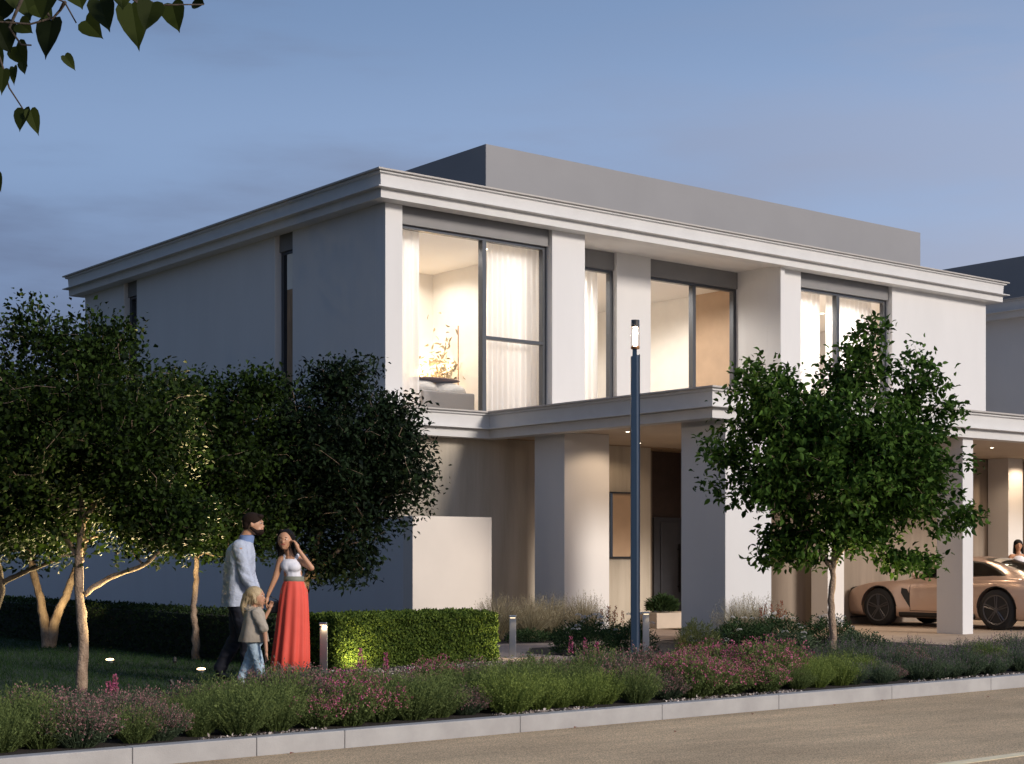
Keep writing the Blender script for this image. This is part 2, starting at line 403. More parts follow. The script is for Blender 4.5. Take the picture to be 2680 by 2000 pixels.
# ------------------------------------------------------------------ house
HX0, HX1, HY0, HY1 = 15.33, 32.85, 22.8, 35.5
def cornice_prof(z):
    return [(-.02, z), (.28, z), (.285, z+.155), (.40, z+.16), (.40, z+.178), (.285, z+.182), (.30, z+.40), (.35, z+.415), (.35, z+.45), (-.02, z+.47)]
def house(name, label, dx, detailed=True):
    H = thing(name, label, 'house', (HX0+dx, HY0, 0))
    x = lambda v: v+dx
    w = MB()
    T = .3
    # upper storey front piers
    for a, b in ((HX0, 15.69), (19.11, 19.93), (25.4, 26.13), (29.25, HX1)):
        w.box(x(a), x(b), HY0, HY0+T, 3.5, 7.60)
    w.box(x(15.69), x(19.11), HY0+.03, HY0+T, 3.5, 3.93); w.box(x(26.13), x(29.25), HY0+.03, HY0+T, 3.5, 3.93)
    w.box(x(19.63), x(19.93)-.002, HY0+T, 24.1, 3.5, 7.60); w.box(x(25.4)+.002, x(25.7), HY0+T, 24.1, 3.5, 7.60)   # recess cheeks
    w.box(x(21.76), x(22.71), 23.9, 24.15, 3.5, 7.60)
    w.box(x(19.93), x(25.4), 23.92, 24.12, 3.5, 3.93)
    # left flank with two slots, right flank, back
    for a, b in ((HY0+T, 25.94), (26.6, 32.7), (33.36, HY1-T)):
        w.box(x(HX0), x(HX0)+T, a, b, 3.5, 7.60)
    w.box(x(HX0), x(HX1), HY1-T, HY1, 3.5, 7.60)
    w.box(x(HX1)-T, x(HX1), HY0+T, HY1-T, 3.5, 7.60)
    w.build('upper_wall', 'plaster', H, bevel=.006)
    MB().box(x(25.37), x(25.50), HY0-.10, HY0-.002, 3.95, 7.507).build('recess_trim', 'plaster', H, bevel=.004)
    # ground storey
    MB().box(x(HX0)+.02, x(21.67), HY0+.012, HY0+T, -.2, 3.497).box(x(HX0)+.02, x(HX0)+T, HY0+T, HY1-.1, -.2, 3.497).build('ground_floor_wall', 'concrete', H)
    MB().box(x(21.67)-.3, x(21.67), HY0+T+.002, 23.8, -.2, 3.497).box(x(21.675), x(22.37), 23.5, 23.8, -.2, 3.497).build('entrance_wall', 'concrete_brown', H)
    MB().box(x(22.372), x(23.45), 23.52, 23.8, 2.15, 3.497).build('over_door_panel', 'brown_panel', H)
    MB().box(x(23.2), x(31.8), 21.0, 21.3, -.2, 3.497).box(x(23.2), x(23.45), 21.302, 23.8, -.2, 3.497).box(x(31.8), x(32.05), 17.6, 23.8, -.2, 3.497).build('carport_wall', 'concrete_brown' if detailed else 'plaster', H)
    MB().box(x(HX0)+.3, x(HX1)-.02, 24.4, HY1-.1, -.2, 3.497).build('rear_block_wall', 'plaster', H)
    # roofs and slabs
    MB().box(x(HX0)+.001, x(HX1)-.001, HY0+.001, HY1-.001, 7.603, 7.9).build('roof', 'roof_top', H)
    MB().box(x(19.9), x(25.43), HY0+.01, 24.0, 7.56, 7.602).build('recess_soffit', 'plaster', H)
    rb = MB().box(x(19.07) if detailed else x(17.33), x(32.95), 24.8, 34.2, 7.9, 9.53); rb.build('roof_box', 'roof_grey', H, bevel=.01)
    # canopy (carport and entrance roof)
    MB().box(x(17.66), x(32.6), 17.21, 22.8, 3.515, 3.90).build('canopy', 'warm_wall', H)
    MB().box(x(HX0)+.01, x(HX1)-.01, HY0+.01, HY1-.3, 3.50, 3.90).build('floor_slab', 'room_floor', H)
    c1 = MB().sweep([(x(HX0), HY1), (x(HX0), HY0), (x(HX1), HY0), (x(HX1), HY1)][::1], [(a, z) for a, z in cornice_prof(7.50)], closed=True).build('cornice', 'cornice', H)
    c2 = MB().sweep([(x(HX0), HY1), (x(HX0), HY0), (x(17.68), HY0), (x(17.68), 17.23), (x(32.6), 17.23), (x(32.6), 22.8)], cornice_prof(3.47)).build('canopy_fascia', 'cornice', H)
    # metal lips capping each fascia step
    for (z, pth, cl, nm) in ((7.50, [(x(HX0), HY1), (x(HX0), HY0), (x(HX1), HY0), (x(HX1), HY1)], True, 'cornice_capping'), (3.47, [(x(HX0), HY1), (x(HX0), HY0), (x(17.68), HY0), (x(17.68), 17.23), (x(32.6), 17.23), (x(32.6), 22.8)], False, 'canopy_capping')):
        MB().sweep(pth, [(.1, z+.452), (.40, z+.452), (.40, z+.480), (.1, z+.488)], closed=cl).build(nm, 'lip', H)
    # columns: flat slabs carrying the canopy
    for (a, b, c, d, z0) in ((17.82, 18.87, 20.93, 21.75, 0), (17.82, 18.87, 17.08, 18.05, 0), (23.87, 24.18, 17.05, 17.61, -.05), (24.05, 24.54, 20.3, 20.72, -.05), (30.3, 30.85, 20.45, 20.98, -.05)):
        MB().box(x(a), x(b), c, d, z0-.1, 3.514).build('column', 'plaster', H, bevel=.006)
    return H
H = house('villa', 'large two storey white rendered villa with lit windows and a deep stepped canopy', 0)
N2 = house('villa', 'dark blue shaded villa peeking out past the right end of the lit white villa', 20.37, False)

# grey header panels, windows with sashes
DX = 0; PG = 'glass'
def header(a, b, y, z0=7.2, z1=7.598): MB().box(a+DX+.002, b+DX-.002, y, y+.1, z0, z1).build('header_panel', 'grey_panel', H)
def window(a, b, y, z0, z1, mull=(), trans=None, fw=.06, axis='y', deep=.12):
    """frame with mullions at the given positions; trans = (from, to, z) transom"""
    f = MB()
    if axis == 'y': a += DX; b += DX; mull = [m+DX for m in mull]; trans = trans and (trans[0]+DX, trans[1]+DX, trans[2])
    else: y += DX
    def bx(p0, p1, q0, q1, extra=0):
        if axis == 'y': f.box(p0, p1, y-extra, y+deep, q0, q1)
        else: f.box(y-extra, y+deep, p0, p1, q0, q1)
    bx(a+.003, a+fw, z0, z1); bx(b-fw*1.5, b-.003, z0, z1); bx(a+fw, b-fw*1.5, z1-fw, z1-.003); bx(a+fw, b-fw*1.5, z0, z0+fw*.8)
    for m in mull: bx(m-fw*.75, m+fw*.75, z0+fw*.8, z1-fw, .012)
    if trans: bx(trans[0], trans[1], trans[2]-fw*.5, trans[2]+fw*.5, .006)
    F = f.build('window', 'frame', H, bevel=.004)
    g_ = MB()
    if axis == 'y': g_.quad((a+fw-.01, y+.05, z0+.04), (b-fw, y+.05, z0+.04), (b-fw, y+.05, z1-.04), (a+fw-.01, y+.05, z1-.04))
    else: g_.quad((y+.05, a+fw-.01, z0+.04), (y+.05, b-fw, z0+.04), (y+.05, b-fw, z1-.04), (y+.05, a+fw-.01, z1-.04))
    g_.build('pane', PG, F); return F
MAIN_H = H
for H, DX, PG in ((MAIN_H, 0, 'glass'), (N2, 20.37, 'car_glass')):
    header(15.69, 19.11, 22.90); header(26.13, 29.25, 22.90); header(19.93, 21.76, 23.98); header(22.71, 25.4, 23.98)
    window(15.69, 19.11, 22.97, 3.95, 7.2, mull=(17.62,), trans=(17.66, 19.02, 5.37))
    window(26.13, 29.25, 22.97, 3.95, 7.2, mull=(27.55,))
    window(19.93, 21.76, 24.02, 3.95, 7.2)
    window(22.71, 25.4, 24.02, 3.95, 7.2, mull=(24.1,))
    for a, b in ((25.94, 26.6), (32.7, 33.36)):
        MB().box(15.43+DX, 15.53+DX, a+.002, b-.002, 7.2, 7.598).build('header_panel', 'grey_panel', H)
        window(a, b, 15.47, 3.95, 7.2, axis='x')
H, DX, PG = MAIN_H, 0, 'glass'
# dark slim frames on the entrance wall and the front door
fr = MB(); a, b, z0, z1 = 20.5, 21.16, 1.30, 2.60
fr.box(a, a+.05, 22.76, 22.81, z0, z1).box(b-.03, b, 22.76, 22.81, z0, z1).box(a+.05, b-.03, 22.76, 22.81, z1-.03, z1).box(a+.05, b-.03, 22.76, 22.81, z0, z0+.04)
MB().box(15.46, 15.468, 26.10, 26.36, 3.99, 6.45).build('slot_panel', 'wood', H); MB().box(15.46, 15.468, 26.10, 26.36, 6.455, 7.13).build('slot_panel', 'room_wall', H); MB().box(15.64, 15.66, 25.90, 26.62, 3.95, 7.29).build('slot_panel', 'grey_panel', H); MB().box(15.64, 15.66, 32.66, 33.40, 3.95, 7.29).build('slot_panel', 'door_grey', H)  # upper pale panel imitates sky reflection; dark rear panels added to darken slots
F_ = fr.build('window', 'black_trim', H); MB().box(a+.14, b-.03, 22.79, 22.80, z0+.04, z1-.03).build('pane', 'room_brown', F_); MB().box(a+.05, a+.139, 22.79, 22.80, z0+.04, z1-.03).build('pane', 'car_glass', F_)  # opaque brown pane colour imitates a warm reflection in the glass
D_ = MB().box(22.38, 23.44, 23.45, 23.515, 0, 2.145).build('door', 'door_grey', H, bevel=.004)
MB().box(22.55, 23.0, 23.42, 23.449, .1, 2.05).box(23.12, 23.40, 23.43, 23.449, .1, 2.05).build('door_panel', 'door_grey', D_, bevel=.01)
MB().box(23.04, 23.07, 23.38, 23.41, .6, 1.6).box(23.045, 23.065, 23.41, 23.449, .7, .73).box(23.045, 23.065, 23.41, 23.449, 1.47, 1.50).build('handle', 'black_trim', D_)
MB().box(24.542, 24.56, 20.4, 20.6, 1.2, 1.5).build('meter_box', 'grey_panel', H)

# interiors
inn = MB()
inn.box(25.712, 25.85, 25.66, 29.4, 3.90, 7.45).box(15.70, 19.5, 27.2, 27.4, 3.90, 7.45).box(19.5, 19.62, 24.15, 30.3, 3.90, 7.45).box(25.86, 32.5, 28.0, 28.2, 3.90, 7.45).box(19.63, 25.7, 30.0, 30.2, 3.90, 7.45)
inn.build('inner_wall', 'room_wall', H)
MB().box(25.71, 25.85, 24.15, 25.655, 3.90, 7.45).box(15.64, 15.95, 26.7, 27.1, 3.90, 7.1).build('inner_wall', 'room_brown', H)
MB().box(15.64, 19.49, 23.12, 27.19, 7.30, 7.35).box(19.63, 25.7, 24.16, 29.99, 7.30, 7.35).box(25.86, 32.5, 23.12, 27.99, 7.30, 7.35).build('ceiling', 'ceiling_white', H)
def downl(x, y, z, e, col=(1, .84, .62), ang=165, r=.055):
    if z < 4: r = .03
    d = MB().lathe((x, y, z-.012), [(r*1.5, 0), (r*1.5, .011)], 16).build('downlight', 'ceiling_white', H)
    MB().lathe((x, y, z-.016), [(r, 0), (r, .004)], 16).build('bulb', 'downlight', d)
    lamp('downlight_lamp', 'SPOT', (x, y, z-.03), e, col, .05, (x, y, 0), ang, .4, parent=H)
for p in ((16.5, 24.2), (17.6, 25.2), (18.6, 24.2), (16.5, 26.4), (18.4, 26.4)): downl(*p, 7.30, 105, (1, .93, .84))
for p in ((20.8, 25.2), (22.5, 26.2), (23.6, 25.2), (22.5, 28.5)): downl(*p, 7.30, 280, (1, .94, .86))
for p in ((26.8, 24.4), (28.3, 24.4), (30, 25.5), (27.5, 26.6)): downl(*p, 7.30, 380, (1, .94, .86))
for p, e in (((18.55, 20.1), 55), ((19.6, 19.6), 70), ((21.6, 19.0), 80), ((20.6, 22.0), 22), ((24.6, 18.9), 75), ((27.0, 18.6), 80), ((29.6, 19.4), 70), ((30.6, 19.9), 100), ((22.2, 20.6), 35)):
    downl(*p, 3.514, e, (1, .74, .50), 150)

def curtain(name, label, x0, x1, y, z0, z1, amp=.05, wl=.14):
    n = int((x1-x0)/wl*8); V = []; F = []
    for i in range(n+1):
        t = i/n; xx = x0+(x1-x0)*t; yy = y+amp*math.sin(2*math.pi*(x1-x0)*t/wl+1.3*math.sin(5*t))*(.7+.3*math.sin(9*t))
        for z, k in ((z0, 1.15), ((z0+z1)/2, 1), (z1, .8)): V.append((xx, y+(yy-y)*k, z))
    for i in range(n):
        for k in range(2): F.append((i*3+k, i*3+3+k, i*3+4+k, i*3+1+k))
    return tag(MB().add(V, F).build(name, 'sheer', None, smooth=True), label, 'curtain')
cg = 'sheer white curtains'
curtain('curtain', 'sheer white curtain gathered at the left jamb of the big corner window', 15.80, 16.42, 23.30, 3.95, 7.28)
curtain('curtain', 'sheer white curtain drawn behind the right sash of the big corner window', 17.95, 19.25, 23.30, 3.95, 7.28, .05, .13)
curtain('curtain', 'white curtain behind the narrow window beside the lamp post', 20.65, 21.7, 24.40, 3.95, 7.28)
curtain('curtain', 'white curtain behind the left pane of the window above the right tree', 26.25, 27.35, 23.35, 3.95, 7.28)
curtain('curtain', 'white curtain behind the right pane of the window above the right tree', 27.6, 29.2, 23.35, 3.95, 7.28)
# bed, floor lamp, plant and pictures in the rooms
bd = thing('bed', 'grey upholstered bed with rumpled pale linen behind the big corner window', 'bed', (18.4, 25.3, 3.90))
MB().box(17.6, 18.75, 25.0, 27.15, 4.15, 4.52).build('mattress', 'linen', bd, bevel=.05)
MB().box(17.55, 18.8, 24.9, 27.1, 3.93, 4.14).build('bed_frame', 'fabric_grey', bd, bevel=.02)
MB().box(17.55, 18.8, 24.80, 24.895, 3.93, 4.55).build('footboard', 'fabric_grey', bd, bevel=.03)
MB().ell((17.9, 25.5, 4.62), (.4, .45, .22)).ell((18.5, 25.4, 4.6), (.45, .4, .20)).build('pillow', 'linen', bd, smooth=True)
MB().ell((18.2, 25.35, 4.83), (.62, .25, .05)).build('throw_blanket', 'throw', bd, smooth=True)
fl = thing('floor_lamp', 'slim brass floor lamp beside the bed in the corner room', 'lamp', (18.98, 25.6, 3.90))
MB().tube([(18.98, 25.6, 3.92), (18.98, 25.6, 6.0)], .012).build('pole', 'copper', fl)
MB().lathe((18.98, 25.6, 3.90), [(.14, 0), (.13, .02)], 20).build('base', 'copper', fl)
MB().lathe((18.9, 26.98, 5.0), [(.16, 0), (.12, .24)], 20).build('lamp_shade', 'shade_glow', fl)
lamp('lamp_bulb', 'POINT', (18.95, 26.7, 5.2), 45, (1, .66, .34), .1, parent=fl)
ip = thing('potted_plant', 'leafy house plant standing against the bedroom wall', 'plant', (19.2, 26.5, 3.90))
MB().lathe((19.2, 26.5, 3.90), [(.16, 0), (.2, .4)], 16).build('pot', 'planter', ip)
il = Leaves(); c = rng.normal(0, .16, (240, 3))+np.array([19.2, 26.5, 5.1]); c[:, 2] = 4.7+np.abs(rng.normal(.35, .45, 240)); il.add(c, rng.normal(size=(240, 3)), .14, .05, pts=6)
il.build('foliage', 'straw', ip)
for (px, pz, lb) in ((27.1, 6.35, 'pale framed picture on the wall of the room above the right tree'),):
    p_ = thing('picture', lb, 'picture', (px, 27.97, pz))
    MB().box(px-.5, px+.5, 27.94, 27.99, pz-.4, pz+.4).build('picture_frame', 'room_wall', p_); MB().box(px-.44, px+.44, 27.93, 27.939, pz-.34, pz+.34).build('canvas', 'warm_wall', p_)
# staircase seen through the middle window
st = thing('staircase', 'white staircase with slim handrails behind the middle window of the recess', 'stairs', (22.9, 29.0, 3.90))
sm = MB()
for i in range(11): sm.box(21.9+.26*i, 22.17+.26*i, 28.9, 29.9, 3.92+.18*i, 4.10+.18*i)
sm.build('steps', 'ceiling_white', st)
for k in range(3): MB().tube([(21.9, 28.85, 4.6+.28*k), (24.7, 28.85, 6.5+.28*k)], .018).build('handrail', 'frame', st)

# garden screen wall
gw = thing('garden_wall', 'plain white rendered garden wall with its lit end beside the villa corner', 'wall', (15.0, 21.5, 0))
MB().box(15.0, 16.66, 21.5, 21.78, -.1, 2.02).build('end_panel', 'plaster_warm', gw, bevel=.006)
MB().box(15.0, 15.26, 21.783, 52, -.1, 2.02).build('long_panel', 'plaster', gw, bevel=.006)

# ------------------------------------------------------------------ lamp post, bollards, ground lights, planter
lp = thing('street_lamp', 'tall slim dark blue lamp post with a lit glass cylinder on top', 'street lamp', (13.53, 14.52, 0))
M_ = Matrix.Rotation(R(-38.5), 4, 'Z')
def lbox(mb, cx, cy, hx0, hx1, hy0, hy1, z0, z1):
    vs = [(hx0, hy0), (hx1, hy0), (hx1, hy1), (hx0, hy1)]
    P = [M_ @ Vector((a, b, 0)) for a, b in vs]
    return mb.add([(cx+p.x, cy+p.y, z0) for p in P]+[(cx+p.x, cy+p.y, z1) for p in P], [(0,3,2,1),(4,5,6,7),(0,1,5,4),(1,2,6,5),(2,3,7,6),(3,0,4,7)])
cx, cy = 13.53, 14.52
lbox(MB(), cx, cy, -.056, .018, -.04, .05, 0, 3.86).build('post', 'post_blue', lp, bevel=.003)
lbox(MB(), cx, cy, .0185, .047, -.02, .05, 0, 3.88).build('side_rail', 'post_side', lp, bevel=.003)
lbox(MB(), cx, cy, .0475, .056, -.045, .05, 0, 3.885).build('edge_strip', 'post_blue', lp)
lbox(MB(), cx, cy, -.10, .10, -.10, .10, -.02, .015).build('base_plate', 'post_blue', lp)
lbox(MB(), cx, cy, -.036, .018, -.02, .02, 3.86, 3.96).build('neck', 'post_blue', lp)
hd = MB().lathe((cx, cy, 3.955), [(.054, 0), (.057, .02), (.05, .035)], 24).build('copper_ring', 'copper', lp, smooth=False)
MB().lathe((cx, cy, 3.99), [(.055, 0), (.055, .325)], 28).build('glass_cylinder', 'lamp_glass', lp, smooth=True)
MB().lathe((cx, cy, 3.995), [(.022, 0), (.022, .225)], 16).build('light_tube', 'lamp_tube', lp, smooth=True)
MB().lathe((cx, cy, 4.222), [(.04, 0), (.05, .012), (.05, .088), (.053, .095)], 24).build('cap', 'lamp_dark', lp)

def bollard(x, y, h, label, tx, ty, e):
    b = thing('bollard', label, 'bollard light', (x, y, 0), 'low metal bollard lights along the path')
    lbox(MB(), x, y, -.045, .045, -.02, .02, 0, h-.03).build('post', 'steel', b, bevel=.004)
    lbox(MB(), x, y, -.045, .045, -.10, .02, h-.027, h).build('hood', 'steel', b, bevel=.006)
    lbox(MB(), x, y, -.035, .035, -.09, -.03, h-.033, h-.028).build('light_strip', 'bollard_light', b)
    lbox(MB(), x, y, -.07, .07, -.06, .05, -.02, .012).build('foot_plate', 'steel', b)
    p = M_ @ Vector((0, -.065, 0))
    lamp('bollard_lamp', 'SPOT', (x+p.x, y+p.y, h-.045), e, (1, .74, .42), .02, (tx, ty, 0), 150, .8, parent=b)
bollard(9.69, 15.69, .59, 'brushed steel bollard light standing between the woman in coral and the clipped hedge', 9.95, 15.6, 12)
bollard(13.02, 16.35, .57, 'steel bollard light just right of the clipped hedge on the gravel path', 12.9, 16.0, 12)
bollard(14.76, 15.63, .60, 'steel bollard light immediately right of the tall lamp post', 14.8, 15.2, 12)
# small spike lights washing the hedge ends
def spike(x, y, tx, ty, tz, e, label, ang=85):
    s_ = thing('spike_light', label, 'garden light', (x, y, 0), 'small garden spotlights')
    MB().tube([(x, y, -.05), (x, y, .06)], .008).build('spike', 'lamp_dark', s_)
    d = (Vector((tx, ty, tz))-Vector((x, y, .07))).normalized(); p = Vector((x, y, .07))
    MB().tube([p-d*.03, p+d*.03], .022, 12).build('housing', 'lamp_dark', s_)
    lamp('spot_lamp', 'SPOT', tuple(p+d*.04), e, (1, .80, .42), .015, (tx, ty, tz), ang, .9, parent=s_)
spike(10.2, 15.72, 10.35, 16.1, .25, 36, 'tiny spotlight in the bed washing the left end of the clipped hedge', 110)
spike(12.84, 15.78, 12.5, 16.05, .35, 60, 'tiny spotlight in the bed washing the right end of the clipped hedge', 105)
def uplight(x, y, tx, ty, tz, e, label, ang=100):
    u = thing('ground_light', label, 'ground light', (x, y, 0), 'round ground lights in the lawn')
    MB().lathe((x, y, -.02), [(.060, 0), (.060, .052), (.052, .056)], 24).build('ring', 'steel', u)
    MB().lathe((x, y, .037), [(.050, 0), (.046, .012), (.02, .018)], 24).build('lens', 'uplight', u)
    lamp('ground_lamp', 'SPOT', (x, y, .07), e, (1, .76, .38), .05, (tx, ty, tz), ang, .8, parent=u)
uplight(8.48, 18.87, 7.0, 18.2, 1.9, 3400, 'glowing round ground light in the lawn between the two nearest left trunks', 84)
uplight(8.61, 16.64, 7.3, 15.9, 1.8, 4600, 'glowing round ground light just left of the man in the pale shirt', 84)
spike(8.9, 17.9, 9.35, 18.75, 1.9, 380, 'small dark spotlight before the slender tree behind the man', 62)
spike(16.35, 12.75, 15.9, 12.9, 1.9, 280, 'tiny spotlight under the round tree in the front bed', 100)
spike(9.1, 21.6, 9.15, 22.5, 1.7, 110, 'small dark spotlight at the foot of the V shaped tree', 110)
spike(7.3, 14.75, 6.55, 15.1, 1.6, 300, 'small dark spotlight behind the flowers beside the nearest left trunk', 80)
spike(10.75, 18.0, 11.0, 18.4, 1.6, 60, 'small dark spotlight behind the hedge under the big dark tree', 120)

pl = thing('planter', 'low beige planter box holding a dark bushy plant by the entrance', 'planter', (20.9, 21.4, 0))
MB().box(20.3, 21.5, 21.2, 21.7, 0, .29).build('box', 'planter', pl, bevel=.01)
q = Leaves(); n = 900; a = rng.uniform(0, 2*math.pi, n); r_ = rng.uniform(0, .30, n); c = np.stack([20.65+np.cos(a)*r_, 21.42+np.sin(a)*r_*.7, .30+rng.uniform(0, .30, n)*(1-r_*1.5)], 1)
d = np.stack([np.cos(a), np.sin(a), rng.uniform(.2, 1.2, n)], 1); q.add(c, d, .13, .03); q.build('foliage', 'shrub', pl)

# ------------------------------------------------------------------ hedges
def hedge(name, label, x0, x1, y0, y1, z1, nleaf, sz, m, core):
    h = thing(name, label, 'hedge', (x0, y0, 0)); e = .035
    MB().box(x0+e, x1-e, y0+e, y1-e, -.05, z1-e).build('branches', core, h)
    A = [(x1-x0)*z1, (y1-y0)*z1, (x1-x0)*(y1-y0), (y1-y0)*z1]; A = np.array(A)/sum(A); q = Leaves()
    for face, n in zip(range(4), (A*nleaf).astype(int)):
        u, v = rng.random(n), rng.random(n); dp = rng.normal(0, .013, n)
        # gentle unevenness of the clipped face
        dp = dp+.012*np.sin(u*37+v*11)+.012*np.sin(u*13-v*23)
        if face == 0: c = np.stack([x0+u*(x1-x0), y0-dp, v*z1], 1); nn = np.array([0, -1, .3])
        elif face == 1: c = np.stack([x0-dp, y0+u*(y1-y0), v*z1], 1); nn = np.array([-1, 0, .3])
        elif face == 2: c = np.stack([x0+u*(x1-x0), y0+v*(y1-y0), z1+dp], 1); nn = np.array([0, 0, 1])
        else: c = np.stack([x1+dp, y0+u*(y1-y0), v*z1], 1); nn = np.array([1, 0, .3])
        d = rng.normal(size=(n, 3))*.75+nn*.55
        q.add(c, d, rng.uniform(.7, 1.3, n)*sz, rng.uniform(.5, .8, n)*sz, nrm=nn+rng.normal(size=(n, 3))*.6)
    q.build('foliage', m, h); return h
mat('hedge_core', (.012, .018, .008), .95)
hedge('hedge', 'short clipped green hedge with glowing lit ends in front of the white garden wall', 10.1, 12.52, 16.05, 16.9, .61, 46000, .034, 'hedge_leaf', 'hedge_core')
hedge('hedge', 'long dark clipped hedge running back along the lawn behind the left trees', 9.75, 10.4, 16.95, 46, .61, 42000, .045, 'hedge_dark', 'hedge_core')

# ------------------------------------------------------------------ trees
def limb(mb, pts, r0, r1, n=8, wob=.02, sub=6):
    P = [Vector(p) for p in pts]; out = []
    for i in range(len(P)-1):
        p0 = P[max(i-1, 0)]; p1 = P[i]; p2 = P[i+1]; p3 = P[min(i+2, len(P)-1)]
        for k in range(sub):
            t = k/sub; out.append(.5*((2*p1)+(p2-p0)*t+(2*p0-5*p1+4*p2-p3)*t*t+(3*p1-p0-3*p2+p3)*t*t*t))
    out.append(P[-1]); m = len(out)
    for i in range(1, m-1): out[i] += Vector((random.gauss(0, wob), random.gauss(0, wob), 0))
    rr = [(r0+(r1-r0)*i/(m-1))*(1+random.gauss(0, .06)) for i in range(m)]
    mb.tube(out, rr, n); return out
def cam_pt(u, v, D):
    """helper used only to lay out crowns: metres right of / above the eye at distance D -> world"""
    X = (u-1107)/3409*D; return Vector((FWD.x*D+RGT.x*X, FWD.y*D+RGT.y*X, 1.37+(1200-v)/3409*D))
def tree(name, label, base, limbs, lobes, leafm, leaf=(.05, .03), per=46, group=None, bark='bark', spread=.15, six=False, droop=0, jitter=.0):
    """limbs: list of (points, r0, r1) starting at the base; lobes: (centre, (rx, ry, rz), clusters)"""
    t = thing(name, label, 'tree', base, group); b = Vector(base); tb = MB(); nodes = []
    for pts, r0, r1 in limbs:
        o = limb(tb, [b+Vector(p) for p in pts], r0, r1, 10, .005)
        nodes += [(p, r0+(r1-r0)*i/len(o)) for i, p in enumerate(o) if i > len(o)*.45]
    tb.build('trunk', bark, t, smooth=True)
    P = []
    for c, r, k in lobes:
        c = b+Vector(c)
        for _ in range(k):
            d = Vector((random.gauss(0, 1), random.gauss(0, 1), random.gauss(0, 1))).normalized()
            rad = min(1.1, random.random()**.42*(1+.16*random.gauss(0, 1)))
            P.append(Vector((c.x+d.x*r[0]*rad, c.y+d.y*r[1]*rad, c.z+d.z*r[2]*rad)))
    top = nodes[-1][0] if nodes else b; P.sort(key=lambda p: min((p-q[0]).length for q in nodes[::3]))
    br = MB(); NP = np.array([tuple(n[0]) for n in nodes]); NR = [n[1] for n in nodes]; LC = []; LD = []
    for p in P:
        dd = np.linalg.norm(NP-np.array(tuple(p)), axis=1)+np.maximum(0, NP[:, 2]-p.z)*.8; i = int(dd.argmin()); q = Vector(NP[i]); L_ = (p-q).length
        if L_ < .03: continue
        mid = q.lerp(p, .5)+Vector((random.gauss(0, .05), random.gauss(0, .05), .05+random.gauss(0, .04)))*min(1, L_*2)
        r0 = max(.004, min(NR[i]*.6, .02)); seg = [q, q.lerp(mid, .6), mid, mid.lerp(p, .6), p]
        br.tube(seg, [r0, r0*.85, r0*.7, r0*.5, .003], 4, caps=False)
        NP = np.vstack([NP, [tuple(mid)], [tuple(p)]]); NR += [r0*.8, r0*.6]
        out = (p-q).normalized(); m = per
        tt = rng.random(m)**.7; base_ = np.array(tuple(q.lerp(p, .45)))[None]*(1-tt[:, None])+np.array(tuple(p))[None]*tt[:, None]
        cc = base_+np.clip(rng.normal(0, spread, (m, 3)), -1.7*spread, 1.7*spread)*np.array([1, 1, .75])
        LC.append(cc); LD.append(rng.normal(size=(m, 3))*.8+np.array(tuple(out))[None]*.7+np.array([[0, 0, -droop]]))
    br.build('branches', bark, t, smooth=True)
    LC = np.concatenate(LC); LD = np.concatenate(LD); n = len(LC)
    nr = rng.normal(size=(n, 3))*.7+np.array([0, 0, 1])
    sc = rng.uniform(.5, 1.35, n)
    Leaves().add(LC, LD, leaf[0]*sc, leaf[1]*sc, nrm=nr, pts=6 if six else 4).build('crown', leafm, t)
    return t
def rel(base, u, v, D): return tuple(cam_pt(u, v, D)-Vector(base))
# A: nearest left tree
bA = (6.47, 15.08, 0); DA = 15.83
tree('garden_tree', 'nearest left tree, slim lit trunk with one long limb reaching right', bA,
     [([(0, 0, -.1), (.02, 0, .6), (-.02, .02, 1.15), rel(bA, 178, 1100, DA), rel(bA, 170, 960, DA), rel(bA, 190, 800, DA)], .062, .02),
      ([rel(bA, 183, 1285, DA), rel(bA, 235, 1250, DA), rel(bA, 310, 1222, DA-.2), rel(bA, 345, 1190, DA-.3), rel(bA, 375, 1135, DA-.4)], .03, .012),
      ([rel(bA, 176, 1215, DA), rel(bA, 140, 1160, DA+.1), rel(bA, 90, 1110, DA+.3), rel(bA, 30, 1070, DA+.4)], .035, .012),
      ([rel(bA, 178, 1130, DA), rel(bA, 235, 1060, DA), rel(bA, 300, 1000, DA)], .03, .010)],
     [(rel(bA, 165, 930, DA), (1.15, 1.1, 1.0), 300), (rel(bA, 60, 1080, DA+.2), (.75, .8, .6), 130), (rel(bA, 345, 1125, DA-.1), (.50, .5, .34), 100),
      (rel(bA, 70, 720, DA), (.28, .4, .36), 14), (rel(bA, 215, 740, DA), (.36, .4, .42), 20), (rel(bA, 285, 970, DA), (.68, .7, .6), 110)],
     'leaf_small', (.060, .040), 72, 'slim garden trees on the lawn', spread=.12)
# B: V shaped tree
bB = (9.17, 22.55, 0); DB = 23.35
tree('garden_tree', 'tree with two bare pale trunks spreading in a V by the long hedge', bB,
     [([(-.02, 0, -.1), rel(bB, 98, 1360, DB), rel(bB, 88, 1300, DB), rel(bB, 72, 1235, DB), rel(bB, 60, 1140, DB), rel(bB, 90, 980, DB)], .085, .03),
      ([(.03, 0, -.1), rel(bB, 120, 1340, DB), rel(bB, 142, 1290, DB), rel(bB, 165, 1230, DB), rel(bB, 190, 1150, DB), rel(bB, 230, 1000, DB)], .085, .03)],
     [(rel(bB, 60, 1010, DB), (1.25, 1.1, 1.3), 190), (rel(bB, 260, 980, DB), (1.4, 1.1, 1.2), 230), (rel(bB, 20, 860, DB), (.6, .6, .5), 26)],
     'leaf_dark', (.085, .058), 66, 'slim garden trees on the lawn', spread=.17)
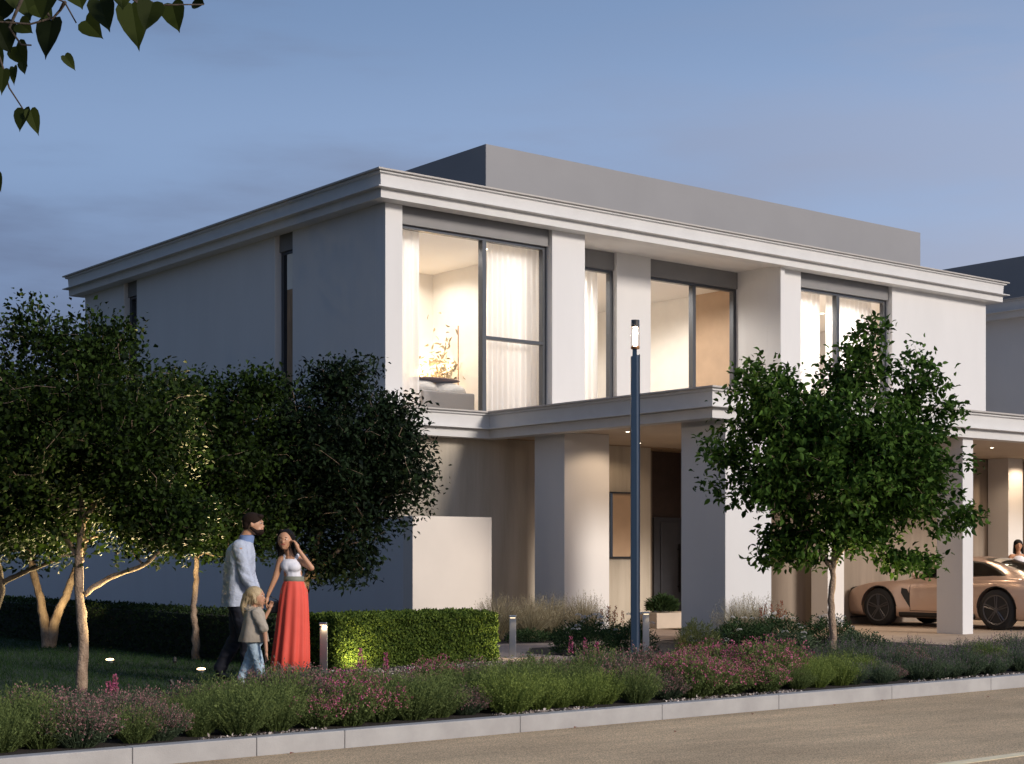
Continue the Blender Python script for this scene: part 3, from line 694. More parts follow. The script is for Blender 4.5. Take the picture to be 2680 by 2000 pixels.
# C
bC = (9.61, 18.75, 0); DC = 20.65
tree('garden_tree', 'slender tree with a single slightly wavy trunk left of the man', bC,
     [([(0, 0, -.1), rel(bC, 424, 1370, DC), rel(bC, 418, 1310, DC), rel(bC, 425, 1240, DC), rel(bC, 430, 1120, DC), rel(bC, 440, 950, DC)], .055, .02)],
     [(rel(bC, 455, 990, DC), (1.10, 1.0, 1.0), 260), (rel(bC, 395, 870, DC), (.5, .5, .42), 32), (rel(bC, 545, 860, DC), (.38, .5, .40), 24), (rel(bC, 490, 1150, DC), (.85, .7, .36), 100), (rel(bC, 570, 830, DC), (.14, .2, .28), 6)],
     'leaf_small', (.070, .046), 70, 'slim garden trees on the lawn', spread=.14)
# D: big dark tree behind the couple
bD = (11.07, 18.66, 0); DD = 21.5
tree('garden_tree', 'broad dark leafy tree behind the couple, half hiding the villa corner', bD,
     [([(0, 0, -.1), rel(bD, 645, 1330, DD), rel(bD, 665, 1250, DD), rel(bD, 695, 1130, DD), rel(bD, 720, 950, DD)], .07, .025), ([rel(bD, 665, 1250, DD), rel(bD, 740, 1180, DD), rel(bD, 810, 1060, DD)], .04, .015)],
     [(rel(bD, 720, 1010, DD), (1.05, 1.05, 1.25), 330), (rel(bD, 845, 1020, DD), (.50, .7, .85), 80), (rel(bD, 610, 1030, DD), (.7, .7, .9), 150), (rel(bD, 735, 820, DD), (.42, .5, .26), 26), (rel(bD, 850, 910, DD), (.22, .4, .30), 16),
      (rel(bD, 730, 1220, DD), (.55, .5, .25), 36)],
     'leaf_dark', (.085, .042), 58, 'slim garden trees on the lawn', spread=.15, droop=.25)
# F: tree cut by the left edge
bF = (5.55, 16.6, 0); DF = 16.45
tree('garden_tree', 'dark tree cut by the left edge of the view, branch reaching right', bF,
     [([(0, 0, -.1), rel(bF, -22, 1330, DF), rel(bF, -2, 1260, DF), rel(bF, -30, 1150, DF), rel(bF, -60, 980, DF)], .075, .03), ([rel(bF, 0, 1262, DF), rel(bF, 55, 1236, DF), rel(bF, 110, 1215, DF), rel(bF, 150, 1190, DF)], .03, .01)],
     [(rel(bF, -60, 960, DF), (1.05, 1.0, 1.0), 130), (rel(bF, 30, 1170, DF), (.6, .6, .25), 40)],
     'leaf_dark', (.060, .036), 55, 'slim garden trees on the lawn', bark='bark_dark', spread=.14)
# E: right tree
bE = (15.36, 12.90, 0); DE = 19.66
tree('garden_tree', 'round leafy tree on a thin trunk in the front bed before the carport', bE,
     [([(0, 0, -.1), rel(bE, 1800, 1380, DE), rel(bE, 1797, 1300, DE), rel(bE, 1803, 1220, DE), rel(bE, 1806, 1120, DE), rel(bE, 1800, 960, DE), rel(bE, 1815, 820, DE)], .055, .015),
      ([rel(bE, 1800, 1236, DE), rel(bE, 1782, 1205, DE), rel(bE, 1740, 1130, DE), rel(bE, 1690, 1040, DE)], .03, .01), ([rel(bE, 1803, 1215, DE), rel(bE, 1870, 1120, DE), rel(bE, 1950, 1020, DE)], .03, .01)],
     [(rel(bE, 1810, 1000, DE), (1.15, 1.15, 1.05), 330), (rel(bE, 1700, 900, DE), (.45, .6, .45), 40), (rel(bE, 1640, 960, DE), (.55, .8, .75), 75), (rel(bE, 1950, 1010, DE), (.58, .8, .82), 110), (rel(bE, 1850, 800, DE), (.48, .5, .36), 30),
      (rel(bE, 1650, 820, DE), (.3, .4, .30), 20), (rel(bE, 1985, 820, DE), (.36, .4, .40), 18), (rel(bE, 1720, 1180, DE), (.42, .5, .26), 34), (rel(bE, 1850, 1150, DE), (.5, .5, .2), 30), (rel(bE, 1960, 1215, DE), (.42, .3, .12), 15), (rel(bE, 1875, 715, DE), (.20, .2, .18), 5), (rel(bE, 2060, 880, DE), (.10, .2, .12), 4), (rel(bE, 2075, 1120, DE), (.16, .3, .14), 9)],
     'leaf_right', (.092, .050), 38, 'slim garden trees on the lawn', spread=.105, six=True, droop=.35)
# G: street tree on the near verge, its branch hangs into the upper left corner
bG = (-.9, 2.4, 0)
def heart(c, tip, w, l, facing, fold=.12):
    """heart-shaped leaf: c stem point, tip direction"""
    c = Vector(c); d = Vector(tip).normalized(); sd = d.cross(Vector(facing)).normalized(); up = sd.cross(d)
    out = [(0, 0), (.16, -.07), (.36, -.06), (.50, .10), (.49, .32), (.36, .58), (.18, .80), (.05, .94), (0, 1.06)]
    V = [c+d*l*t for t in (0, .3, .6, 1.06)]; L_ = [c+sd*w*a+d*l*b+up*w*fold*abs(a)*2 for a, b in out]; Rr = [c-sd*w*a+d*l*b+up*w*fold*abs(a)*2 for a, b in out]
    return V, L_, Rr
tG = thing('street_tree', 'heart leaved branch tips hanging into the upper left corner of the view', 'tree', bG)
tb = MB(); limb(tb, [bG, (-.92, 2.42, 1.5), (-.80, 2.5, 3.0), (-.85, 2.7, 4.6)], .13, .07, 12, .015)
limb(tb, [(-.80, 2.5, 3.0), (-.1, 3.1, 3.35), tuple(cam_pt(-260, -120, 4.3))], .05, .02, 8, .01)
tb.build('trunk', 'bark_dark', tG, smooth=True)
gb = MB(); DG = 4.3
def cp(u, v, D=DG): return tuple(cam_pt(u, v, D))
for pts in ([(-260, -120), (-60, -60), (60, -30), (140, 5), (165, 50)], [(60, -30), (110, 40), (66, 52), (0, 47), (-60, 60)], [(140, 5), (130, 22), (112, 42)], [(-60, -60), (150, -40), (260, -20), (305, 12), (400, 10), (440, 10)], [(260, -20), (300, 5), (330, 5)],
            [(-60, 60), (-10, 100), (8, 150), (20, 190), (50, 236)], [(-60, -60), (-90, 100), (-60, 240), (-10, 290)], [(60, -30), (20, 60), (46, 97), (68, 98)]):
    gb.tube([cp(u, v, DG+random.uniform(-.05, .05)) for u, v in pts], [.006, .004, .003, .0025, .002, .002][:len(pts)], 5)
gb.build('branches', 'bark_dark', tG, smooth=True)
hv = MB(); faceD = -FWD
LV = [(112, 44, 74, 100, -.1), (185, 44, 60, 70, .75, ), (215, 0, 70, 92, .35), (285, 8, 84, 112, .15), (330, 5, 70, 74, -.25), (372, 8, 68, 70, .25), (45, -30, 110, 92, .3), (110, -30, 90, 84, -.3), (165, -30, 80, 66, .3), (10, 45, 60, 62, -.6), (42, 50, 50, 46, .9),
      (-5, 55, 90, 70, .4), (35, 100, 60, 66, .55), (48, 135, 26, 36, .3), (140, 120, 30, 42, .6), (52, 236, 50, 60, -.1), (66, 238, 38, 62, .28), (8, 150, 36, 60, -.15), (30, 145, 26, 50, .1), (-10, 110, 50, 70, .2), (-20, 350, 30, 40, .5), (-6, 375, 30, 46, .2), (420, 0, 44, 26, 1.2),
      (260, -25, 60, 50, .1), (400, -30, 50, 40, .3), (80, 10, 60, 60, .8), (10, 0, 70, 60, -.4), (-40, 20, 90, 90, .1), (-60, 180, 60, 70, .2), (-90, 60, 90, 90, .2), (-150, -20, 90, 90, .1), (-120, 200, 80, 90, 0), (200, -60, 80, 70, .3), (320, -60, 80, 70, -.2), (75, -70, 90, 80, .1), (450, -50, 70, 60, .4)]
for e in LV:
    u, v, w_, l_, an = e[:5]; w_ *= .84; l_ *= .88; D = DG+random.uniform(-.18, .18); p = cam_pt(u, v, D); s_ = D/3409
    dirv = (RGT*math.sin(an)+Vector((0, 0, -1))*math.cos(an)-FWD*random.uniform(-.25, .35)); fc = faceD+RGT*random.uniform(-.5, .5)+Vector((0, 0, random.uniform(-.2, .3)))
    V, A, B = heart(p, dirv, w_*s_, l_*s_, fc); n = len(hv.v); hv.v += [tuple(x) for x in V+A+B]; na = len(A)
    mid = [0, 0, 0, 1, 1, 2, 2, 3, 3]
    for off in (4, 4+na):
        for k in range(na-1):
            m0, m1 = mid[k], mid[k+1]
            f = (n+m0, n+off+k, n+off+k+1) if m0 == m1 else (n+m0, n+off+k, n+off+k+1, n+m1)
            hv.f.append(f)
ho = hv.build('crown', 'leaf_heart', tG)
at_ = ho.data.attributes.new('tone', 'FLOAT', 'FACE'); at_.data.foreach_set('value', [abs(math.sin(i//16*1.7)) for i in range(len(ho.data.polygons))])

# ------------------------------------------------------------------ planting
def fan(n, r, h, lean=.55):
    a = rng.uniform(0, 2*math.pi, n); q = np.sqrt(rng.random(n)); b = np.stack([np.cos(a)*q*r*.35, np.sin(a)*q*r*.35, np.zeros(n)], 1)
    hh = h*(1-.42*q**2.4)*rng.uniform(.62, 1.10, n); t = np.stack([np.cos(a)*q*r, np.sin(a)*q*r, hh], 1)+rng.normal(0, .015, (n, 3)); return b, t
def clump(kind, seed):
    global rng; rng = np.random.default_rng(seed); green = Leaves(); bloom = Leaves()
    spec = {'rosemary': (.36, .42, 430, 'rosemary', None), 'rosemary_lime': (.36, .42, 430, 'rosemary_lime', None), 'sage': (.34, .38, 420, 'sage', 'purplebloom'), 'heather': (.36, .38, 430, 'sage', 'heather'), 'pink': (.36, .39, 400, 'rosemary', 'pinkbloom')}[kind]
    r, h, n, gm, fm = spec; b, t = fan(n, r, h); green.blades(b, t, .007, .25, 2)
    # needles along the stems
    k = 11
    for j in range(k):
        f = .15+.85*(j+rng.random(n)[:, None])/k; p = b+(t-b)*f+rng.normal(0, .006, (n, 3)); dirn = unit(t-b)*.8+rng.normal(0, .6, (n, 3)); green.add(p, dirn, rng.uniform(.018, .036, n), .009 if kind != 'pink' else .016, tone=np.clip(.15+.75*f[:, 0]*rng.uniform(.5, 1.2, n), 0, 1))
    if fm:
        if kind == 'sage':
            sel = rng.random(n) < .24; p = t[sel]; m = len(p)
            for j in range(5): bloom.add(p+np.array([0, 0, .012*j]), rng.normal(size=(m, 3))+[0, 0, .8], .014, .009)
        elif kind == 'heather':
            for j in range(6):
                f = .62+.42*rng.random(n)[:, None]; p = b+(t-b)*f; bloom.add(p, unit(t-b)+rng.normal(0, .7, (n, 3)), rng.uniform(.012, .024, n), .012)
        else:
            sel = rng.random(n) < .34; p = t[sel]+rng.normal(0, .02, (sel.sum(), 3)); m = len(p)
            for j in range(6): bloom.add(p+rng.normal(0, .012, (m, 3)), rng.normal(size=(m, 3))+[0, 0, .6], .017, .014)
    o = thing('garden_plant', 'x', 'plant'); me = green.mesh('foliage'); mkobj('foliage', me, gm, o)
    if fm: mkobj('flowers', bloom.mesh('flowers'), fm, o)
    return o
LBL = {'rosemary': ('green needle leaved clump in the roadside bed', 'green clumps in the roadside bed'), 'rosemary_lime': ('bright yellow green needle leaved clump in the roadside bed', 'yellow green clumps in the roadside bed'), 'sage': ('grey green lavender clump with faint purple tips in the roadside bed', 'grey green lavender clumps in the roadside bed'),
       'heather': ('low purplish brown heather clump in the roadside bed', 'heather clumps in the roadside bed'), 'pink': ('flowering clump covered in small pink blooms in the roadside bed', 'pink flowering clumps in the roadside bed')}
protos = {k: [clump(k, 100+11*i+j) for j in range(3)] for i, k in enumerate(LBL)}
for k, ps in protos.items():
    for o in ps: o['label'] = LBL[k][0]; o['group'] = LBL[k][1]
rr = random.Random(5); used = set()
def kind_at(u, row):
    z = [(-400, 130, ['rosemary', 'rosemary', 'heather', 'heather']), (130, 310, ['heather', 'heather', 'heather', 'heather']), (310, 640, ['rosemary', 'rosemary', 'heather', 'heather']), (640, 700, ['rosemary', 'heather', 'pink', 'heather']), (700, 850, ['pink', 'pink', 'pink', 'heather']),
         (850, 980, ['rosemary', 'rosemary', 'heather', 'pink']), (980, 1085, ['heather', 'rosemary', 'rosemary', 'heather']), (1085, 1320, ['rosemary_lime', 'rosemary', 'rosemary', 'heather']), (1320, 1430, ['rosemary', 'heather', 'heather', 'heather']),
         (1430, 1680, ['pink', 'pink', 'pink', 'pink']), (1680, 1850, ['rosemary_lime', 'rosemary_lime', 'sage', 'sage']), (1850, 9999, ['sage', 'sage', 'sage', 'sage'])]
    for a, b, k in z:
        if a <= u < b: return k[min(row, 3)]
    return 'sage'
def proj_u(x, y):
    D = FWD.x*x+FWD.y*y; return 1107+3409*(RGT.x*x+RGT.y*y)/D
rows = [(10.88, .90), (11.30, 1.0), (11.75, 1.02), (12.2, .98), (12.65, .88)]
for row, (y, sc0) in enumerate(rows):
    x = 2.6+.17*row
    while x < 21.5:
        px = x+rr.uniform(-.07, .07); py = y+rr.uniform(-.07, .07); u = proj_u(px, py)
        if not (row == 3 and u < 560) and not (row == 4 and (u < 900 or u > 1560 or 1180 < u < 1280)) and not (row == 0 and rr.random() < .03):
            k = kind_at(u+rr.uniform(-45, 45), row)
            if rr.random() < .05: k = rr.choice(['heather', 'rosemary'])
            s_ = sc0*rr.uniform(.72, 1.12)*(.80 if u > 1700 else 1)*(.92 if k == 'heather' else 1); pr_ = protos[k]; i = rr.randrange(3); rz = rr.uniform(0, 6.28)
            if (k, i) not in used:
                used.add((k, i)); o = pr_[i]; o.location = (px, py, -.01); o.rotation_euler = (0, 0, rz); o.scale = (s_, s_, s_*rr.uniform(.85, 1.15))
            else: dup(pr_[i], (px, py, -.01), rz, (s_, s_, s_*rr.uniform(.85, 1.15)))
        x += rr.uniform(.26, .38)
def shrub(label, x, y, r, h, leafm='shrub', n=2600, flowers=None, nf=0, fh=.12, ls=.045, lw=.018, name='shrub', cat='shrub'):
    global rng; rng = np.random.default_rng(int(x*100+y*10)); o = thing(name, label, cat, (x, y, 0)); q = Leaves()
    a = rng.uniform(0, 2*math.pi, n); ph = np.arccos(rng.uniform(0, 1, n)); rad = rng.uniform(.45, 1.0, n)**.5*(1+.12*np.sin(a*3+x)+.10*np.sin(a*5+ph*4)); c = np.stack([x+r*rad*np.sin(ph)*np.cos(a), y+r*rad*np.sin(ph)*np.sin(a), .03+h*rad*np.cos(ph)], 1)
    d = c-np.array([x, y, 0])+rng.normal(0, .25, (n, 3)); q.add(c, d, rng.uniform(.6, 1.3, n)*ls, rng.uniform(.7, 1.2, n)*lw)
    m = 90; b, t = fan(m, r*.9, h); q.blades(b+[x, y, 0], t+[x, y, 0], .008, .2, 2, tone=np.full(m, .1)); q.build('foliage', leafm, o)
    if flowers:
        f = Leaves(); g_ = Leaves()
        for i in range(nf):
            aa = rng.uniform(0, 2*math.pi); rr_ = rng.uniform(.1, .85)*r; p = np.array([x+math.cos(aa)*rr_, y+math.sin(aa)*rr_, h*math.sqrt(max(0, 1-(rr_/r)**2))+rng.uniform(.0, fh)])
            k = 26; v = rng.normal(size=(k, 3)); v = unit(v)*rng.uniform(.018, .038); v[:, 2] = np.abs(v[:, 2])*.6
            f.add(p+v, v+rng.normal(0, .01, (k, 3)), .018, .016); g_.blades(np.array([[x+(p[0]-x)*.6, y+(p[1]-y)*.6, h*.4]]), p[None], .005, .1, 2)
        f.build('flowers', flowers, o); g_.build('stems', leafm, o)
    return o
shrub('dark green mound with white flowers left of the lamp post', 14.35, 16.35, .52, .44, 'shrub', 4200, 'whitebloom', 16)
shrub('smaller dark mound with white umbels touching the lamp post', 14.95, 16.1, .34, .40, 'shrub', 2200, 'whitebloom', 9, .2)
shrub('yellow green feathery shrub right of the bollard beside the lamp post', 15.55, 15.45, .30, .40, 'fern', 2200, ls=.07, lw=.012)
shrub('dark green mound at the foot of the front portico column', 16.9, 15.9, .50, .38, 'shrub', 3600, 'whitebloom', 7)
shrub('dark green bush with white blossoms among the red flower spikes', 17.7, 15.9, .48, .42, 'shrub', 3600, 'whitebloom', 14)
shrub('dark green bush at the driveway corner with small white flowers', 18.5, 15.6, .46, .40, 'shrub', 3200, 'whitebloom', 12)
shrub('low dark shrub nearest the bed behind the pink flowers', 16.0, 14.2, .42, .30, 'sage', 2600, 'whitebloom', 5)
shrub('low grey green shrub beside the thin trunk of the right tree', 17.2, 14.0, .45, .28, 'sage', 2600)
shrub('small dark shrub between the hedge end and the ornamental grass', 14.9, 20.6, .30, .42, 'shrub', 1400)
def spikes(label, x, y, n, h, m, spread=.12):
    global rng; rng = np.random.default_rng(int(x*77)); o = thing('flower_spikes', label, 'flowers', (x, y, 0)); q = Leaves(); g_ = Leaves()
    for i in range(n):
        bx, by = x+rng.normal(0, spread), y+rng.normal(0, spread); hh = h*rng.uniform(.8, 1.1); k = 70; z = rng.uniform(hh*.62, hh, k); w = .020*(1-(z-hh*.62)/(hh*.5))
        a = rng.uniform(0, 6.28, k); q.add(np.stack([bx+np.cos(a)*w, by+np.sin(a)*w, z], 1), np.stack([np.cos(a), np.sin(a), np.full(k, .9)], 1), .022, .014)
        g_.blades(np.array([[bx, by, 0.]]), np.array([[bx, by, hh]]), .008, .02, 1)
    q.build('flowers', m, o); g_.build('stems', 'shrub', o)
spikes('cluster of upright rust red flower spikes in front of the portico column', 17.95, 16.25, 9, .62, 'redspike', .12)
spikes('rust red flower spikes around the bollard beside the lamp post', 15.35, 16.9, 6, .66, 'redspike', .10)
spikes('two magenta flower spikes standing at the back of the roadside bed', 11.2, 12.75, 3, .50, 'pinkbloom', .16)
spikes('dark magenta spikes rising before the lit left end of the hedge', 8.55, 12.7, 4, .42, 'pinkbloom', .15)
spikes('single bright magenta bloom at the foot of the nearest left trunk', 5.55, 12.35, 3, .36, 'pinkbloom', .03)
def grass_clump(label, x, y, r, h, n):
    global rng; rng = np.random.default_rng(int(x*31)); o = thing('ornamental_grass', label, 'grass', (x, y, 0), 'feathery ornamental grasses'); q = Leaves()
    b, t = fan(n, r, h); b[:, :2] *= .5; q.blades(b+[x, y, 0], t+[x, y, 0], .007, .45, 4); q.build('blades', 'straw', o)
    p = Leaves(); m = n//5
    for j in range(7): p.add((t[:m]+[x, y, 0])+np.array([0, 0, .02])*(j-3)+rng.normal(0, .004, (m, 3)), rng.normal(size=(m, 3))*.5+[0, 0, 1], .03, .007)
    p.build('plumes', 'straw', o)
for x, y, r, h, n, l in ((15.6, 20.0, .45, .68, 1200, 'straw coloured ornamental grass nearest the white garden wall'), (16.05, 19.7, .45, .66, 1200, 'straw coloured ornamental grass second from the white garden wall'), (16.55, 19.8, .45, .68, 1200, 'straw coloured ornamental grass behind the steel bollard on the path'), (17.1, 19.6, .48, .68, 1300, 'straw coloured ornamental grass against the rear portico column'),
                      (18.2, 16.75, .50, .70, 900, 'pale feathery grass before the front portico column, left clump'), (17.4, 16.4, .45, .68, 900, 'pale feathery grass before the front portico column, right beside the planter')):
    grass_clump(l, x, y, r, h, n)
for i, (x, y) in enumerate(((15.7, 19.3), (16.5, 19.15), (17.3, 18.9))):
    shrub(('low dark ground plant under the grasses, nearest the hedge', 'low dark ground plant under the middle of the grasses', 'low dark ground plant at the foot of the rear portico column')[i], x, y, .42, .16, 'shrub', 1500)

exec_people = True
# ------------------------------------------------------------------ people
def remesh(mb, voxel, smooth=4, name='body'):
    me = bpy.data.meshes.new(name); me.from_pydata(mb.v, [], mb.f); o = bpy.data.objects.new('tmp', me); C.objects.link(o)
    m = o.modifiers.new('r', 'REMESH'); m.mode = 'VOXEL'; m.voxel_size = voxel; m.use_smooth_shade = True
    s = o.modifiers.new('s', 'SMOOTH'); s.iterations = smooth; s.factor = .5
    dg = bpy.context.evaluated_depsgraph_get(); dg.update(); r = bpy.data.meshes.new_from_object(o.evaluated_get(dg)); r.name = name
    r.polygons.foreach_set('use_smooth', [True]*len(r.polygons))
    bpy.data.objects.remove(o); bpy.data.meshes.remove(me); return r
def person(label, loc, ang=-38.5):
    o = thing('person', label, 'person', loc); o.rotation_euler = (0, 0, R(ang)); return o
def part(name, mb, m, parent, voxel=.010, smooth=4):
    me = remesh(mb, voxel, smooth, name); return mkobj(name, me, m, parent)
def raw(name, mb, m, parent, smooth=True): return mb.build(name, m, parent, smooth=smooth, world=False)
def wrinkle(o, amp, sx, sz, seed=0):
    """cloth creases: push vertices along their normals by stretched noise"""
    me = o.data; me.update(); nn = [v.normal.copy() for v in me.vertices]
    for v, n in zip(me.vertices, nn):
        q = Vector((v.co.x*sx+seed, v.co.y*sx, (v.co.z+.35*v.co.x)*sz)); k = mnoise.noise(q)+.5*mnoise.noise(q*2.3)
        v.co += n*(amp*(1-abs(k)*2.2))
    me.update()
def face(mb, c, r, dirx, diry):
    """nose, brow, chin added to the head; dir = facing"""
    c = Vector(c); f = Vector((dirx, diry, 0)).normalized(); s = Vector((-f.y, f.x, 0))
    mb.cap(c+f*r*.86+Vector((0, 0, r*.12)), r*.09, c+f*r*1.07+Vector((0, 0, -r*.22)), r*.15, 8)
    mb.ell(c+f*r*.62+Vector((0, 0, -r*.92)), (r*.32, r*.32, r*.26), 10, 8)
    mb.ell(c+f*r*.80+Vector((0, 0, r*.30)), (r*.34, r*.34, r*.12), 10, 6)
    for k in (-1, 1): mb.ell(c+s*k*r*.92+Vector((0, 0, -r*.05)), (r*.14, r*.14, r*.26), 8, 6)
    mb.ell(c+f*r*.80+Vector((0, 0, -r*.58)), (r*.20, r*.20, r*.10), 8, 6)
def facebits(o, c, r, dirx, diry):
    c = Vector(c); f = Vector((dirx, diry, 0)).normalized(); s = Vector((-f.y, f.x, 0))
    e = MB(); i = MB(); b = MB()
    for k in (-1, 1):
        p = c+f*r*.90+s*k*r*.36+Vector((0, 0, r*.08)); e.ell(p, (r*.11, r*.11, r*.05), 10, 6); i.ell(p+f*r*.055, (r*.07, r*.07, r*.06), 8, 6)
        q = p+Vector((0, 0, r*.24))+f*r*.05; b.cap(q-s*r*.15, r*.03, q+s*r*.15, r*.03, 6)
    raw('eyes', e, 'white_eye', o); raw('irises', i, 'hair_black', o); raw('eyebrows', b, 'hair_brown', o)
    m = MB(); p = c+f*r*.97+Vector((0, 0, -r*.52)); m.cap(p-s*r*.24, r*.05, p+s*r*.24, r*.05, 8); raw('mouth', m, 'lips', o)
def hand(mb, wrist, dirv, palmn, s=1, curl=.5):
    w = Vector(wrist); d = Vector(dirv).normalized(); n = Vector(palmn); n = (n-d*n.dot(d)).normalized(); a = d.cross(n)
    mb.cap(w, .020*s, w+d*.045*s, .030*s, 10); mb.cap(w+d*.05*s-a*.018*s, .017*s, w+d*.075*s-a*.022*s, .016*s, 8); mb.cap(w+d*.05*s+a*.018*s, .017*s, w+d*.075*s+a*.022*s, .016*s, 8)
    for k, L_ in enumerate((.068, .078, .074, .058)):
        r0 = w+d*.085*s+a*(k-1.5)*.019*s; p1 = r0+(d*math.cos(curl*.5)+n*math.sin(curl*.5))*L_*.45*s; p2 = p1+(d*math.cos(curl*1.4)+n*math.sin(curl*1.4))*L_*.5*s
        mb.cap(r0, .0095*s, p1, .0088*s, 7); mb.cap(p1, .0088*s, p2, .0075*s, 7)
    t0 = w+d*.025*s-a*.025*s; t1 = t0+(d*.6-a*.7+n*.3).normalized()*.04*s; mb.cap(t0, .012*s, t1, .0105*s, 7); mb.cap(t1, .0105*s, t1+(d*.9-a*.2+n*.4).normalized()*.032*s, .009*s, 7)
def ring_cloth(rings, n=48, folds=0, amp=.02, ph=0, close_top=False):
    """rings: (cx, cy, z, rx, ry, fold) loft"""
    mb = MB(); base = 0
    for (x_, y_, z_, rx, ry, fo) in rings:
        for k in range(n):
            t = 2*math.pi*k/n; w = 1+fo*amp*math.sin(folds*t+ph+1.5*math.sin(2*t))
            mb.v.append((x_+rx*w*math.cos(t), y_+ry*w*math.sin(t), z_))
    for i in range(len(rings)-1):
        for k in range(n): mb.f.append((i*n+k, i*n+(k+1) % n, (i+1)*n+(k+1) % n, (i+1)*n+k))
    return mb

# --- woman in a long coral skirt (local x = view right, y = away, z up)
W = person('woman in white top and long coral red skirt touching her hair', (9.06, 15.30, 0))
b = MB(); hc = (-.095, -.02, 1.535); hr = .088
b.ell(hc, (.083, .092, .108), 20, 14); b.ell((-.098, -.045, 1.485), (.058, .062, .060)); face(b, (-.095, -.02, 1.53), .088, -.12, -1)
b.cap((-.075, .0, 1.46), .044, (-.045, .01, 1.36), .052)
b.cap((-.135, .0, 1.315), .050, (.055, .03, 1.315), .050); b.ell((-.03, .01, 1.27), (.125, .095, .10)); b.ell((-.01, .0, 1.16), (.105, .085, .12)); b.ell((.0, .01, 1.0), (.14, .11, .13))
b.cap((-.145, -.01, 1.31), .045, (-.205, -.03, 1.11), .034); b.cap((-.205, -.03, 1.11), .034, (-.285, -.05, .915), .021)
hand(b, (-.287, -.05, .905), (-.25, 0, -1), (1, .3, 0), .9)
b.cap((.062, .02, 1.315), .043, (.205, -.07, 1.225), .034); b.cap((.205, -.07, 1.225), .033, (.065, -.10, 1.43), .021); hand(b, (.06, -.10, 1.435), (-.35, .1, 1), (-1, .2, 0), .9, .9)
for sx, yy in ((-.07, .0), (.07, .03)):
    b.cap((sx, yy, .95), .085, (sx, yy-.01, .50), .058); b.cap((sx, yy-.01, .50), .055, (sx, yy, .09), .036); b.cap((sx, yy, .05), .035, (sx+.0, yy-.14, .03), .03)
part('body', b, 'skin_tan', W, .0075, 2); facebits(W, (-.095, -.02, 1.535), .090, -.12, -1)
h_ = MB(); h_.ell((-.085, .012, 1.565), (.098, .098, .098)); h_.ell((-.075, .06, 1.48), (.090, .065, .13)); h_.cap((-.165, .03, 1.53), .034, (-.155, .06, 1.33), .03); h_.cap((-.02, .01, 1.53), .040, (.005, .02, 1.32), .028); h_.cap((-.06, .07, 1.50), .07, (-.06, .09, 1.30), .045); h_.cap((-.15, -.03, 1.60), .028, (-.182, .0, 1.46), .024); h_.cap((-.14, -.05, 1.635), .022, (-.035, -.045, 1.60), .028)
part('hair', h_, 'hair_black', W, .008, 2)
def strands(o, name, m, c, r, n, length, spread, seed):
    global rng; rng = np.random.default_rng(seed); d = unit(rng.normal(size=(n, 3))*[1, 1, .8]+[0, .35, .35]); c = np.array(c); b = c+d*r
    t = b+np.stack([d[:, 0]*spread, d[:, 1]*spread, -rng.uniform(.5, 1, n)*length], 1); q = Leaves(); q.blades(b, t, .006, -.6, 4); mkobj(name, q.mesh(name), m, o)
strands(W, 'hair_strands', 'hair_black', (-.085, .03, 1.55), .088, 420, .24, .05, 3)
t_ = MB(); t_.ell((-.035, -.015, 1.255), (.118, .104, .085)); t_.ell((.005, -.06, 1.235), (.085, .07, .062)); t_.ell((-.065, -.055, 1.235), (.065, .06, .058)); t_.cap((-.01, .0, 1.20), .098, (.0, .0, 1.10), .094)
t_.cap((-.09, -.05, 1.28), .03, (-.105, .0, 1.365), .020); t_.cap((-.105, .0, 1.365), .02, (-.08, .09, 1.28), .03); t_.cap((.0, -.06, 1.27), .03, (.045, -.01, 1.368), .019); t_.cap((.045, -.01, 1.368), .02, (.02, .09, 1.28), .03)
part('top', t_, 'tank', W, .008, 3)
raw('belt', ring_cloth([(.002, .0, 1.075, .112, .106, 0), (.0, .0, 1.085, .116, .110, 0), (.0, .0, 1.125, .113, .108, 0), (.0, .0, 1.132, .105, .10, 0)]), 'belt', W)
raw('skirt', ring_cloth([(.0, .0, 1.085, .108, .104, .2), (.0, 0, 1.05, .122, .118, .6), (.0, .01, .97, .148, .138, 1.0), (-.008, .01, .80, .165, .155, 1.3), (-.02, .02, .55, .182, .170, 1.8), (-.035, .02, .30, .198, .185, 2.2), (-.05, .02, .06, .212, .200, 2.6), (-.05, .02, .055, .205, .193, 2.6)], 96, 13, .035), 'coral', W)
# --- man
Mn = person('bearded man in loose pale blue shirt and dark navy trousers walking right', (8.27, 15.13, 0))
b = MB(); b.ell((.165, 0, 1.705), (.098, .080, .115), 20, 14); b.ell((.205, 0, 1.645), (.068, .062, .062)); face(b, (.165, 0, 1.70), .098, 1, -.12)
b.cap((.12, .0, 1.63), .06, (.055, .0, 1.52), .068); b.cap((.03, -.17, 1.45), .06, (.03, .17, 1.45), .06); b.ell((.02, 0, 1.3), (.13, .18, .22)); b.ell((.0, 0, 1.02), (.12, .15, .2))
b.cap((.06, -.21, 1.43), .055, (.12, -.23, 1.14), .042); b.cap((.12, -.23, 1.14), .04, (.215, -.20, .97), .027); hand(b, (.22, -.20, .96), (.5, .1, -1), (.6, 1, 0))
b.cap((.04, .21, 1.43), .055, (.08, .24, 1.14), .042); b.cap((.08, .24, 1.14), .04, (.17, .22, .93), .027); hand(b, (.17, .22, .92), (.3, 0, -1), (0, -1, 0))
b.cap((.0, -.08, .9), .09, (.10, -.09, .49), .06); b.cap((.10, -.09, .49), .055, (.12, -.09, .1), .04); b.cap((-.01, .08, .9), .09, (-.03, .09, .49), .06); b.cap((-.03, .09, .49), .055, (-.21, .09, .14), .04)
b.cap((.12, -.09, .05), .04, (.27, -.09, .035), .033); b.cap((-.22, .09, .08), .04, (-.09, .09, .03), .03)
